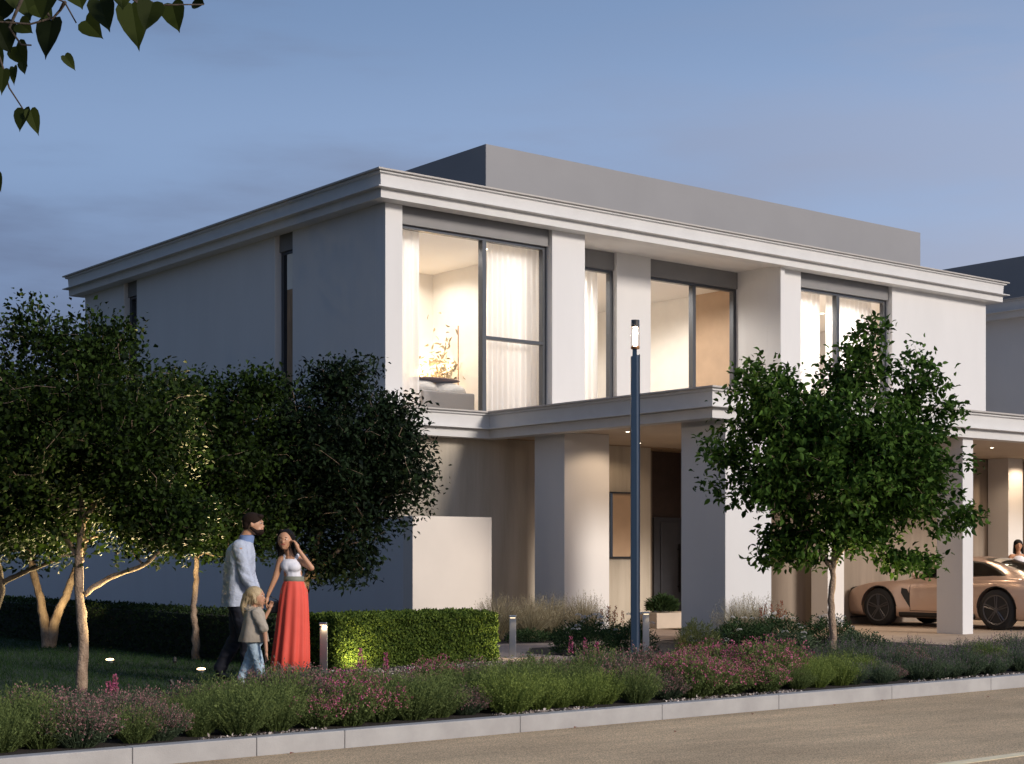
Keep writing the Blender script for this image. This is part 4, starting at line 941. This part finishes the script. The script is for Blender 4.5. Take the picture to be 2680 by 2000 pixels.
part('body', b, 'skin', Mn, .009, 2); facebits(Mn, (.165, 0, 1.705), .098, 1, -.12)
h_ = MB(); h_.ell((.145, 0, 1.745), (.112, .094, .088)); h_.ell((.095, 0, 1.70), (.055, .085, .075)); h_.ell((.235, 0, 1.785), (.04, .06, .028)); part('hair', h_, 'hair_brown', Mn, .008, 1)
h_ = MB(); h_.ell((.222, 0, 1.622), (.058, .064, .042)); h_.cap((.15, -.080, 1.66), .017, (.21, -.056, 1.615), .022); h_.cap((.15, .080, 1.66), .017, (.21, .056, 1.615), .022); part('beard', h_, 'hair_brown', Mn, .007, 1)
s_ = ring_cloth([(.07, 0, 1.54, .070, .080, 0), (.045, 0, 1.505, .115, .14, .3), (.03, 0, 1.45, .145, .225, .5), (.02, 0, 1.32, .165, .24, .8), (.01, 0, 1.15, .168, .23, 1.4), (.0, 0, .98, .170, .225, 2), (-.01, 0, .86, .172, .22, 2.4), (-.01, 0, .82, .165, .215, 2.4)], 64, 7, .022, .7)
s_ = raw('shirt', s_, 'shirt', Mn); sb_ = s_.modifiers.new('sub', 'SUBSURF'); sb_.levels = 2; sb_.render_levels = 2
dg = bpy.context.evaluated_depsgraph_get(); dg.update(); nm = bpy.data.meshes.new_from_object(s_.evaluated_get(dg)); s_.modifiers.clear(); s_.data = nm; wrinkle(s_, .007, 4.5, 8)
for sg, e_, w_ in ((-1, (.12, -.24, 1.14), (.20, -.21, 1.0)), (1, (.08, .25, 1.14), (.16, .23, .97))):
    sl = MB(); sl.cap((.045, .185*sg, 1.455), .078, e_, .066, 14); sl.cap(e_, .066, w_, .048, 14); wrinkle(part('sleeve', sl, 'shirt', Mn, .010, 4), .006, 7, 12, 3)
cl = ring_cloth([(.075, 0, 1.50, .088, .098, 0), (.092, 0, 1.565, .080, .084, 0), (.098, 0, 1.585, .074, .078, 0), (.09, 0, 1.56, .068, .072, 0)], 32); raw('collar', cl, 'collar_blue', Mn)
tr = MB(); tr.ell((-.01, 0, .88), (.125, .155, .13)); tr.cap((.0, -.08, .88), .105, (.10, -.09, .49), .080); tr.cap((.10, -.09, .49), .078, (.12, -.09, .10), .068); tr.cap((-.01, .08, .88), .105, (-.03, .09, .49), .080); tr.cap((-.03, .09, .49), .078, (-.21, .09, .15), .068)
wrinkle(part('trousers', tr, 'navy', Mn, .011, 4), .008, 6, 9, 5)
sh = MB(); sh.cap((.11, -.09, .05), .046, (.27, -.09, .035), .038); sh.cap((-.22, .09, .09), .046, (-.09, .09, .035), .036); part('shoes', sh, 'black_leather', Mn, .010, 2)
# --- child
K = person('small child with blonde ponytail in beige hooded top and pale jeans', (8.11, 14.49, 0))
b = MB(); b.ell((.02, 0, .94), (.082, .075, .095), 18, 12); b.ell((.055, 0, .895), (.05, .05, .045)); face(b, (.02, 0, .935), .080, 1, -.15)
b.cap((.0, 0, .88), .035, (-.01, 0, .80), .042); b.ell((.0, 0, .70), (.085, .115, .13)); b.ell((.0, 0, .52), (.085, .11, .1))
b.cap((.04, -.12, .76), .034, (.13, -.15, .58), .026); b.cap((.13, -.15, .58), .025, (.145, -.15, .38), .018); hand(b, (.145, -.15, .37), (0, 0, -1), (1, 1, 0), .62)
b.cap((.0, .12, .76), .034, (.05, .17, .66), .026); b.cap((.05, .17, .66), .025, (.13, .18, .80), .018); hand(b, (.13, .18, .80), (.3, 0, 1), (0, -1, 0), .62)
b.cap((-.01, -.05, .47), .058, (.05, -.05, .25), .042); b.cap((.05, -.05, .25), .038, (.09, -.05, .06), .026); b.cap((-.01, .05, .47), .058, (-.07, .05, .26), .042); b.cap((-.07, .05, .26), .038, (-.145, .05, .08), .026)
part('body', b, 'skin', K, .0065, 2); facebits(K, (.02, 0, .94), .080, 1, -.15)
h_ = MB(); h_.ell((-.005, 0, .965), (.098, .088, .085)); h_.ell((-.05, 0, .92), (.055, .075, .07)); h_.cap((-.09, -.01, .95), .035, (-.115, -.02, .84), .036); h_.cap((-.115, -.02, .84), .036, (-.10, -.03, .74), .018); h_.cap((.0, -.075, .95), .022, (.02, -.075, .88), .018)
part('hair', h_, 'hair_blonde', K, .008, 2); strands(K, 'hair_strands', 'hair_blonde', (-.03, 0, .955), .080, 260, .13, .03, 4)
raw('top', ring_cloth([(.0, 0, .83, .05, .055, 0), (.0, 0, .81, .075, .10, .3), (.0, 0, .77, .10, .14, .6), (.0, 0, .68, .115, .15, 1), (-.005, 0, .58, .128, .158, 1.6), (-.01, 0, .475, .150, .172, 2.6), (-.01, 0, .47, .145, .168, 2.6)], 56, 6, .03, .4), 'poncho', K)
hd_ = MB(); hd_.ell((-.045, 0, .805), (.075, .085, .045)); hd_.cap((.04, -.05, .815), .02, (.05, .05, .815), .02); part('hood', hd_, 'poncho', K, .008, 3)
sl = MB(); sl.cap((.035, -.115, .765), .055, (.115, -.15, .615), .050, 12); wrinkle(part('sleeve', sl, 'poncho', K, .009, 3), .006, 9, 14)
sl = MB(); sl.cap((.0, .115, .765), .055, (.04, .17, .68), .045, 12); part('sleeve', sl, 'poncho', K, .009, 3)
tr = MB(); tr.ell((0, 0, .48), (.09, .115, .08)); tr.cap((-.005, -.05, .46), .066, (.05, -.05, .25), .052); tr.cap((.05, -.05, .25), .050, (.09, -.05, .07), .046); tr.cap((-.005, .05, .46), .066, (-.07, .05, .26), .052); tr.cap((-.07, .05, .26), .050, (-.145, .05, .09), .044)
wrinkle(part('jeans', tr, 'denim', K, .009, 3), .006, 9, 16, 2)
sh = MB(); sh.cap((.08, -.05, .035), .032, (.17, -.05, .028), .028); sh.cap((-.155, .05, .05), .032, (-.07, .05, .028), .028); part('shoes', sh, 'shoe_white', K, .008, 2)
# --- handbag held by the woman
hb = thing('handbag', 'small black handbag hanging from the hand of the woman in coral', 'handbag', (9.06, 15.30, .70)); hb.rotation_euler = (0, 0, R(-38.5))
mb = MB().box(-.30, -.155, -.045, .02, .02, .155); o = mb.build('bag_body', 'black_leather', hb, bevel=.015, world=False)
raw('strap', MB().tube([(-.285, -.012, .155), (-.28, -.03, .20), (-.275, -.045, .215), (-.24, -.03, .20), (-.17, -.012, .155)], .005, 6), 'black_leather', hb)
raw('clasp', MB().box(-.235, -.215, -.052, -.046, .09, .11), 'silver', hb, False)
# --- woman behind the car
W2 = person('dark haired woman in pale top standing behind the copper car in the carport', (29.7, 19.8, -.05))
b = MB(); b.ell((0, 0, 1.63), (.078, .088, .105), 18, 12); b.ell((0, -.025, 1.575), (.055, .06, .055)); face(b, (0, 0, 1.62), .086, -.1, -1); b.cap((0, 0, 1.55), .045, (0, .01, 1.44), .052); b.cap((-.15, 0, 1.39), .05, (.15, 0, 1.39), .05)
b.ell((0, 0, 1.28), (.14, .10, .16)); b.ell((0, 0, 1.05), (.14, .11, .16)); b.cap((-.17, 0, 1.38), .044, (-.22, -.02, 1.1), .034); b.cap((-.22, -.02, 1.1), .034, (-.20, -.1, .88), .022); hand(b, (-.2, -.1, .87), (0, -.3, -1), (1, 0, 0)); b.cap((.17, 0, 1.38), .044, (.22, -.02, 1.1), .034); b.cap((.22, -.02, 1.1), .034, (.2, -.1, .88), .022); hand(b, (.2, -.1, .87), (0, -.3, -1), (-1, 0, 0))
for sx in (-.08, .08): b.cap((sx, 0, .95), .085, (sx, -.01, .5), .055); b.cap((sx, -.01, .5), .052, (sx, 0, .09), .036); b.cap((sx, 0, .05), .035, (sx, -.14, .03), .03)
part('body', b, 'skin_tan', W2, .010, 2); facebits(W2, (0, 0, 1.63), .088, -.1, -1)
h_ = MB(); h_.ell((0, .02, 1.665), (.095, .10, .095)); h_.cap((-.075, .01, 1.64), .03, (-.09, .01, 1.47), .025); h_.cap((.075, .01, 1.64), .03, (.09, .01, 1.47), .025); h_.cap((0, .06, 1.6), .075, (0, .07, 1.45), .06); part('hair', h_, 'hair_black', W2, .009, 2)
t_ = MB(); t_.ell((0, -.01, 1.30), (.15, .115, .12)); t_.cap((0, 0, 1.2), .118, (0, 0, 1.0), .125); part('top', t_, 'tank', W2, .010, 3)
raw('skirt', ring_cloth([(0, 0, 1.02, .145, .125, 0), (0, 0, .85, .17, .15, 1), (0, 0, .5, .19, .17, 2), (0, 0, .3, .2, .18, 2)], 64, 9, .03), 'fabric_grey', W2)

# ------------------------------------------------------------------ car (nose towards +Y, parked in the carport)
CX_, CY_, CZ_ = 26.52, 18.93, -.05
car = thing('sports_car', 'low copper coloured sports coupe with black wheels parked under the carport', 'car', (CX_, CY_, CZ_)); car.rotation_euler = (0, 0, R(3.5)); car.scale = (1.05, 1.03, 1.07)
ST = [ # a, zb, zs, w, zr, wr
 (2.22, .30, .46, .50, .50, .30), (2.17, .22, .56, .72, .60, .42), (2.05, .18, .65, .84, .68, .50), (1.85, .17, .73, .90, .73, .55), (1.55, .16, .80, .92, .77, .58), (1.25, .15, .83, .925, .80, .60), (.95, .15, .84, .915, .85, .62), (.72, .15, .845, .90, .92, .60),
 (.40, .15, .85, .89, 1.09, .57), (.10, .15, .86, .885, 1.22, .55), (-.20, .15, .87, .885, 1.285, .54), (-.50, .15, .88, .89, 1.29, .53), (-.80, .15, .895, .905, 1.25, .52), (-1.10, .15, .905, .925, 1.17, .50), (-1.40, .15, .91, .935, 1.07, .48), (-1.70, .16, .90, .93, .99, .50), (-1.95, .20, .87, .90, .93, .52), (-2.12, .26, .82, .86, .88, .50), (-2.20, .34, .72, .80, .80, .45)]
def interp(a):
    if a >= ST[0][0]: return ST[0][1:]
    for s0, s1 in zip(ST[:-1], ST[1:]):
        if s0[0] >= a >= s1[0]:
            t = (s0[0]-a)/(s0[0]-s1[0]); return tuple(p+(q-p)*t for p, q in zip(s0[1:], s1[1:]))
    return ST[-1][1:]
def section(a):
    zb, zs, w, zr, wr = interp(a); hh = zs-zb; cab = max(0, zr-zs-.0)
    S_ = [(0, zb), (w*.86, zb), (w*.955, zb+.05), (w*.985, zb+hh*.28), (w*1.0, zb+hh*.52), (w*1.0, zb+hh*.72), (w*.975, zb+hh*.90), (w*.92, zs)]
    k = min(1, cab/.25); shoulder = w*(.92-.09*k)
    S_ += [(shoulder, zs+.012*(1-k)+.02*k), (wr+(shoulder-wr)*.55, zs+(zr-zs)*.5), (wr+.02, zs+(zr-zs)*.86), (wr*.80, zr-.005), (wr*.4, zr+.012), (0, zr+.018)]
    return S_
NA = 90; A_ = [2.22-4.42*i/NA for i in range(NA+1)]
mb = MB(); sec = [section(a) for a in A_]; m = len(sec[0])
for a, s_ in zip(A_, sec):
    for (y_, z_) in s_: mb.v.append((-y_, a, z_))
    for (y_, z_) in s_[1:-1]: mb.v.append((y_, a, z_))
ring = list(range(m))+list(range(m+len(sec[0])-3, m-1, -1)); K_ = m+m-2
for i in range(NA):
    for k in range(len(ring)):
        p, q = ring[k], ring[(k+1) % len(ring)]; mb.f.append((i*K_+p, i*K_+q, (i+1)*K_+q, (i+1)*K_+p))
mb.f.append(tuple(ring)[::-1]); mb.f.append(tuple(NA*K_+k for k in ring))
body = mb.build('body', 'car_paint', car, smooth=True, world=False)
ss = body.modifiers.new('sub', 'SUBSURF'); ss.levels = 1; ss.render_levels = 1
WB = ((1.30, .35), (-1.26, .36))
cut = MB()
for a, r in WB: cut.lathe((-1.2, a, r+.0), [(r+.045, 0), (r+.045, 2.4)], 40, axis='x')
# lathe axis='x' sweeps along x
cme = bpy.data.meshes.new('cut'); cme.from_pydata(cut.v, [], cut.f); co = bpy.data.objects.new('cutter', cme); C.objects.link(co); co.location = (0, 0, 0)
bm_ = body.modifiers.new('arches', 'BOOLEAN'); bm_.operation = 'DIFFERENCE'; bm_.object = co; bm_.solver = 'EXACT'
save = body.parent; body.parent = None
dg = bpy.context.evaluated_depsgraph_get(); dg.update(); nm = bpy.data.meshes.new_from_object(body.evaluated_get(dg)); body.modifiers.clear(); body.data = nm; body.parent = save
bpy.data.objects.remove(co)
# dark tub filling the arches
MB().box(-.70, .70, -1.7, 1.75, .17, .62).build('underbody', 'black_trim', car, world=False)
def wheel(side, a, r):
    w_ = .235; x0 = side*.915; sgn = -side
    wo = MB(); prof = [(r*.66, 0), (r*.93, -.006), (r, .03), (r, w_-.03), (r*.93, w_), (r*.66, w_)]
    wo.lathe((0, 0, 0), [(q, h*1.0) for q, h in prof], 44, axis='x')
    V = [((x0+sgn*vx), a+vy, r+vz) for vx, vy, vz in wo.v]; t = MB(); t.v = V; t.f = wo.f; wh = t.build('wheel', 'tyre', car, smooth=True, world=False)
    rm = MB(); rm.lathe((x0+sgn*.006, a, r), [(r*.72, 0), (r*.70, sgn*.012), (r*.66, sgn*.02), (r*.64, sgn*.09)], 44, axis='x')
    q = MB(); base = (x0, a, r)
    # rim ring
    n = 44
    for k in range(n):
        t0, t1 = 2*math.pi*k/n, 2*math.pi*(k+1)/n
        f_ = lambda rr_, t_, dx: (x0+sgn*dx, a+rr_*math.cos(t_), r+rr_*math.sin(t_))
        q.quad(f_(r*.74, t0, -.012), f_(r*.74, t1, -.012), f_(r*.67, t1, -.004), f_(r*.67, t0, -.004)); q.quad(f_(r*.67, t0, -.004), f_(r*.67, t1, -.004), f_(r*.64, t1, .08), f_(r*.64, t0, .08))
    for k in range(5):
        for d_ in (-.10, .10):
            t_ = 2*math.pi*k/5+.3; p0 = Vector((x0+sgn*.012, a+.03*math.cos(t_+d_*4), r+.03*math.sin(t_+d_*4))); p1 = Vector((x0-sgn*.004, a+r*.68*math.cos(t_+d_), r+r*.68*math.sin(t_+d_))); q.tube([p0, p1], [.017, .013], 6)
    q.tube([(x0-sgn*.006, a, r), (x0+sgn*.03, a, r)], .04, 16); q.build('rim', 'rim', wh, world=False)
    c_ = MB(); c_.tube([(x0+sgn*.075, a, r), (x0+sgn*.09, a, r)], r*.50, 30); c_.build('brake_disc', 'disc', wh, world=False)
    b_ = MB(); ang = [math.pi*(-.18+.36*k/6) if side*0+a < 0 else math.pi*(1-.18+.36*k/6) for k in range(7)]
    b_.tube([(x0+sgn*.055, a+r*.48*math.cos(t_), r+r*.48*math.sin(t_)) for t_ in ang], .030, 8); b_.build('brake_caliper', 'brake', wh, world=False)
for sd_ in (-1, 1):
    for a, r in WB: wheel(sd_, a, r)
def side_pt(a, z, side, off=.006):
    S_ = section(a); 
    for (y0, z0), (y1, z1) in zip(S_[1:-1], S_[2:]):
        if z0 <= z <= z1 or z1 <= z <= z0:
            t = 0 if z1 == z0 else (z-z0)/(z1-z0); return (side*(y0+(y1-y0)*t+off), a, z)
    return (side*(S_[8][0]+off), a, z)
def side_patch(name, top, bot, m, side, n=26, off=.008):
    """top / bot: lists of (a, z) from front to rear"""
    def ev(L_, t):
        a = L_[0][0]+(L_[-1][0]-L_[0][0])*t
        for (a0, z0), (a1, z1) in zip(L_[:-1], L_[1:]):
            if a0 >= a >= a1: return a, z0+(z1-z0)*((a0-a)/(a0-a1) if a0 != a1 else 0)
        return L_[-1]
    mb = MB(); rows_ = 6
    for i in range(n+1):
        at0, zt = ev(top, i/n); ab0, zb_ = ev(bot, i/n)
        for j in range(rows_+1):
            u_ = j/rows_; mb.v.append(side_pt(ab0+(at0-ab0)*u_, zb_+(zt-zb_)*u_, side, off))
    for i in range(n):
        for j in range(rows_): mb.f.append((i*(rows_+1)+j, (i+1)*(rows_+1)+j, (i+1)*(rows_+1)+j+1, i*(rows_+1)+j+1))
    return mb.build(name, m, car, smooth=True, world=False)
for sd_ in (-1, 1):
    side_patch('window_surround', [(.62, .905), (.30, 1.06), (.0, 1.17), (-.4, 1.235), (-.8, 1.20), (-1.1, 1.08), (-1.34, .985)], [(.62, .89), (.0, .895), (-.6, .915), (-1.1, .935), (-1.34, .965)], 'black_trim', sd_, off=.006)
    side_patch('side_window', [(.54, .915), (.28, 1.04), (.0, 1.145), (-.4, 1.21), (-.78, 1.175), (-1.05, 1.075), (-1.25, .99)], [(.54, .905), (.0, .912), (-.6, .932), (-1.0, .95), (-1.25, .975)], 'car_glass', sd_, off=.012)
    side_patch('side_vent', [(.78, .72), (.66, .70), (.60, .62)], [(.78, .62), (.70, .50), (.60, .36)], 'black_trim', sd_, 10, .007)
    side_patch('sill', [(.85, .27), (-.80, .27)], [(.85, .18), (-.80, .18)], 'black_trim', sd_, 10, .010)
    # door shut lines
    dl = MB(); dl.tube([side_pt(.60, z, sd_, .003) for z in (.30, .45, .60, .75, .86)], .004, 5); dl.tube([side_pt(-.62, z, sd_, .003) for z in (.32, .45, .60, .75, .88)], .004, 5); dl.tube([side_pt(.60-1.22*k/8, .30, sd_, .003) for k in range(9)], .004, 5); dl.build('door_seam', 'black_trim', car, world=False)
    MB().tube([side_pt(-.40, .80, sd_, .012), side_pt(-.56, .805, sd_, .012)], .011, 6).build('door_handle', 'car_paint', car, world=False)
    mi = MB(); mi.ell((sd_*1.0, .40, .96), (.09, .06, .055)); mi.tube([(sd_*.86, .42, .92), (sd_*.97, .41, .95)], .014, 6); mi.build('mirror', 'car_paint', car, smooth=True, world=False)
    MB().ell((sd_*.66, 1.98, .66), (.12, .12, .07)).build('headlight', 'black_trim', car, smooth=True, world=False)
    MB().ell((sd_*.78, -2.06, .78), (.12, .12, .05)).build('tail_light', 'red_lens', car, smooth=True, world=False)
    # arch lip
    for a, r in WB:
        al = MB(); al.tube([side_pt(a+(r+.05)*math.cos(t_), r+(r+.05)*math.sin(t_), sd_, -.005) for t_ in [math.pi*(.02+.96*k/16) for k in range(17)]], .010, 6); al.build('arch_lip', 'black_trim', car, smooth=True, world=False)
# windscreen and rear glass, splitter, wing
ws = MB()
for (a0, a1) in ((.68, .16),):
    n = 8
    for i in range(n+1):
        a = a0+(a1-a0)*i/n; zb, zs, w, zr, wr = interp(a)
        for s_ in (-1, -.5, 0, .5, 1): ws.v.append((s_*wr*.86, a, zr+.022-.012*abs(s_)))
    for i in range(n):
        for j in range(4): ws.f.append((i*5+j, i*5+j+1, (i+1)*5+j+1, (i+1)*5+j))
ws.build('windscreen', 'car_glass', car, smooth=True, world=False)
ws = MB(); n = 8
for i in range(n+1):
    a = -.75-.80*i/n; zb, zs, w, zr, wr = interp(a)
    for s_ in (-1, -.5, 0, .5, 1): ws.v.append((s_*wr*.84, a, zr+.022-.012*abs(s_)))
for i in range(n):
    for j in range(4): ws.f.append((i*5+j, i*5+j+1, (i+1)*5+j+1, (i+1)*5+j))
ws.build('rear_window', 'car_glass', car, smooth=True, world=False)
MB().box(-.78, .78, 2.0, 2.26, .13, .155).build('splitter', 'black_trim', car, bevel=.01, world=False)
wg = MB().box(-.80, .80, -2.22, -1.90, 1.235, 1.265).box(-.815, -.80, -2.26, -1.86, 1.17, 1.31).box(.80, .815, -2.26, -1.86, 1.17, 1.31).box(-.42, -.40, -2.1, -1.95, .90, 1.234).box(.40, .42, -2.1, -1.95, .90, 1.234)
wg.build('rear_wing', 'black_trim', car, bevel=.004, world=False)
MB().box(-.5, .5, -2.23, -2.16, .20, .36).build('diffuser', 'black_trim', car, world=False)
for sx in (-.1, .1): MB().tube([(sx, -2.12, .30), (sx, -2.26, .30)], .042, 14).build('exhaust_pipe', 'silver', car, world=False)

# ------------------------------------------------------------------ sky, sun, camera
w = bpy.data.worlds.new('World'); S.world = w; w.use_nodes = True; nt = w.node_tree; N = nt.nodes; L = nt.links
bg = N['Background']; bg.inputs['Strength'].default_value = 1.0
tc = N.new('ShaderNodeTexCoord')
def vm(op, a, b=None):
    n = N.new('ShaderNodeVectorMath'); n.operation = op
    (L.new(a, n.inputs[0]) if hasattr(a, 'links') else setattr(n.inputs[0], 'default_value', a))
    if b is not None: (L.new(b, n.inputs[1]) if hasattr(b, 'links') else setattr(n.inputs[1], 'default_value', b))
    return n
nz = vm('NORMALIZE', tc.outputs['Generated']).outputs[0]
def ramp(fac, stops):
    r = N.new('ShaderNodeValToRGB'); r.color_ramp.interpolation = 'EASE'; e = r.color_ramp.elements
    while len(e) > len(stops): e.remove(e[-1])
    while len(e) < len(stops): e.new(.5)
    for q, (p, c) in zip(e, stops): q.position = p; q.color = (*c, 1)
    L.new(fac, r.inputs[0]); return r.outputs[0]
def mrange(s, a, b):
    n = N.new('ShaderNodeMapRange'); n.interpolation_type = 'SMOOTHSTEP'; n.inputs[1].default_value = a; n.inputs[2].default_value = b; L.new(s, n.inputs[0]); return n.outputs[0]
side = vm('DOT_PRODUCT', nz, tuple(RGT)).outputs['Value']
sep = N.new('ShaderNodeSeparateXYZ'); L.new(nz, sep.inputs[0]); el = sep.outputs['Z']
sf = mrange(side, -.45, .55)
# colour by height on the dark (left) and on the bright (right) side of the sky
elf = mrange(el, -.02, .40)
left = ramp(elf, [(0, (.085, .12, .225)), (.35, (.17, .245, .42)), (.7, (.225, .33, .535)), (1, (.15, .24, .42))])
right = ramp(elf, [(0, (.47, .52, .65)), (.35, (.42, .51, .70)), (.7, (.32, .425, .64)), (1, (.22, .33, .54))])
mx = N.new('ShaderNodeMix'); mx.data_type = 'RGBA'; L.new(sf, mx.inputs[0]); L.new(left, mx.inputs[6]); L.new(right, mx.inputs[7])
# far-left/back part of the sky is already night
nf = mrange(side, -.80, -.33); dk = N.new('ShaderNodeMix'); dk.data_type = 'RGBA'; L.new(nf, dk.inputs[0]); dk.inputs[6].default_value = (.050, .078, .140, 1); L.new(mx.outputs[2], dk.inputs[7])
# clouds
mp = N.new('ShaderNodeMapping'); mp.inputs['Scale'].default_value = (1.5, 1.5, 7); mp.inputs['Location'].default_value = (3.1, .4, 2.0); L.new(nz, mp.inputs[0])
cn = N.new('ShaderNodeTexNoise'); cn.inputs['Scale'].default_value = 1.5; cn.inputs['Detail'].default_value = 7; cn.inputs['Roughness'].default_value = .52; L.new(mp.outputs[0], cn.inputs['Vector'])
cf = mrange(cn.outputs['Fac'], .42, .62); cm = N.new('ShaderNodeMath'); cm.operation = 'MULTIPLY'; L.new(cf, cm.inputs[0]); cm.inputs[1].default_value = .8
low = mrange(el, .45, .10); c2 = N.new('ShaderNodeMath'); c2.operation = 'MULTIPLY'; L.new(cm.outputs[0], c2.inputs[0]); L.new(low, c2.inputs[1])
cc = N.new('ShaderNodeMix'); cc.data_type = 'RGBA'; L.new(sf, cc.inputs[0]); cc.inputs[6].default_value = (.085, .105, .19, 1); cc.inputs[7].default_value = (.42, .46, .60, 1)
fx_ = N.new('ShaderNodeMix'); fx_.data_type = 'RGBA'; L.new(c2.outputs[0], fx_.inputs[0]); L.new(dk.outputs[2], fx_.inputs[6]); L.new(cc.outputs[2], fx_.inputs[7])
mp2 = N.new('ShaderNodeMapping'); mp2.inputs['Scale'].default_value = (2.2, 2.2, 12); mp2.inputs['Location'].default_value = (7.3, 1.7, .6); mp2.inputs['Rotation'].default_value = (.25, .1, 0); L.new(nz, mp2.inputs[0])
cn2 = N.new('ShaderNodeTexNoise'); cn2.inputs['Scale'].default_value = 1.6; cn2.inputs['Detail'].default_value = 8; cn2.inputs['Roughness'].default_value = .55; L.new(mp2.outputs[0], cn2.inputs['Vector'])
cf2 = mrange(cn2.outputs['Fac'], .50, .78); cm2 = N.new('ShaderNodeMath'); cm2.operation = 'MULTIPLY'; L.new(cf2, cm2.inputs[0]); cm2.inputs[1].default_value = .55
fy_ = N.new('ShaderNodeMix'); fy_.data_type = 'RGBA'; L.new(cm2.outputs[0], fy_.inputs[0]); L.new(fx_.outputs[2], fy_.inputs[6]); L.new(cc.outputs[2], fy_.inputs[7]); fx_ = fy_
# a little physical sky on top
SUN_EL = 20; sd_w = Vector((.22, -.975, 0)).normalized()
sk = N.new('ShaderNodeTexSky'); sk.sky_type = 'NISHITA'; sk.sun_disc = False; sk.sun_elevation = R(SUN_EL); sk.sun_rotation = math.atan2(sd_w.x, sd_w.y)
sv = vm('SCALE', sk.outputs[0]); sv.inputs['Scale'].default_value = .006
ad = vm('ADD', fx_.outputs[2], sv.outputs[0]); L.new(ad.outputs[0], bg.inputs['Color'])
sun = bpy.data.lights.new('sun', 'SUN'); sun.energy = 3.2; sun.angle = R(12); sun.color = (1, .90, .80)
so = bpy.data.objects.new('sun', sun); C.objects.link(so)
dv = Vector((sd_w.x*math.cos(R(SUN_EL)), sd_w.y*math.cos(R(SUN_EL)), math.sin(R(SUN_EL)))); so.rotation_euler = dv.to_track_quat('Z', 'Y').to_euler()

cam = bpy.data.cameras.new('Camera'); cam.sensor_width = 36; cam.lens = 36*3409/2214; cam.shift_y = (1200-826)/2214; cam.shift_x = 0
cam.clip_end = 3000; cam.clip_start = .1
co = bpy.data.objects.new('Camera', cam); C.objects.link(co); co.location = (0, 0, 1.37); co.rotation_euler = (R(90), 0, -math.atan2(FWD.x, FWD.y)); S.camera = co
S.view_settings.view_transform = 'Standard'; S.view_settings.look = 'None'; S.view_settings.gamma = 1; S.view_settings.use_curve_mapping = False; S.view_settings.exposure = 0
S.cycles.max_bounces = 8; S.cycles.diffuse_bounces = 4; S.cycles.transparent_max_bounces = 16; S.cycles.use_denoising = True; S.cycles.sample_clamp_indirect = 6
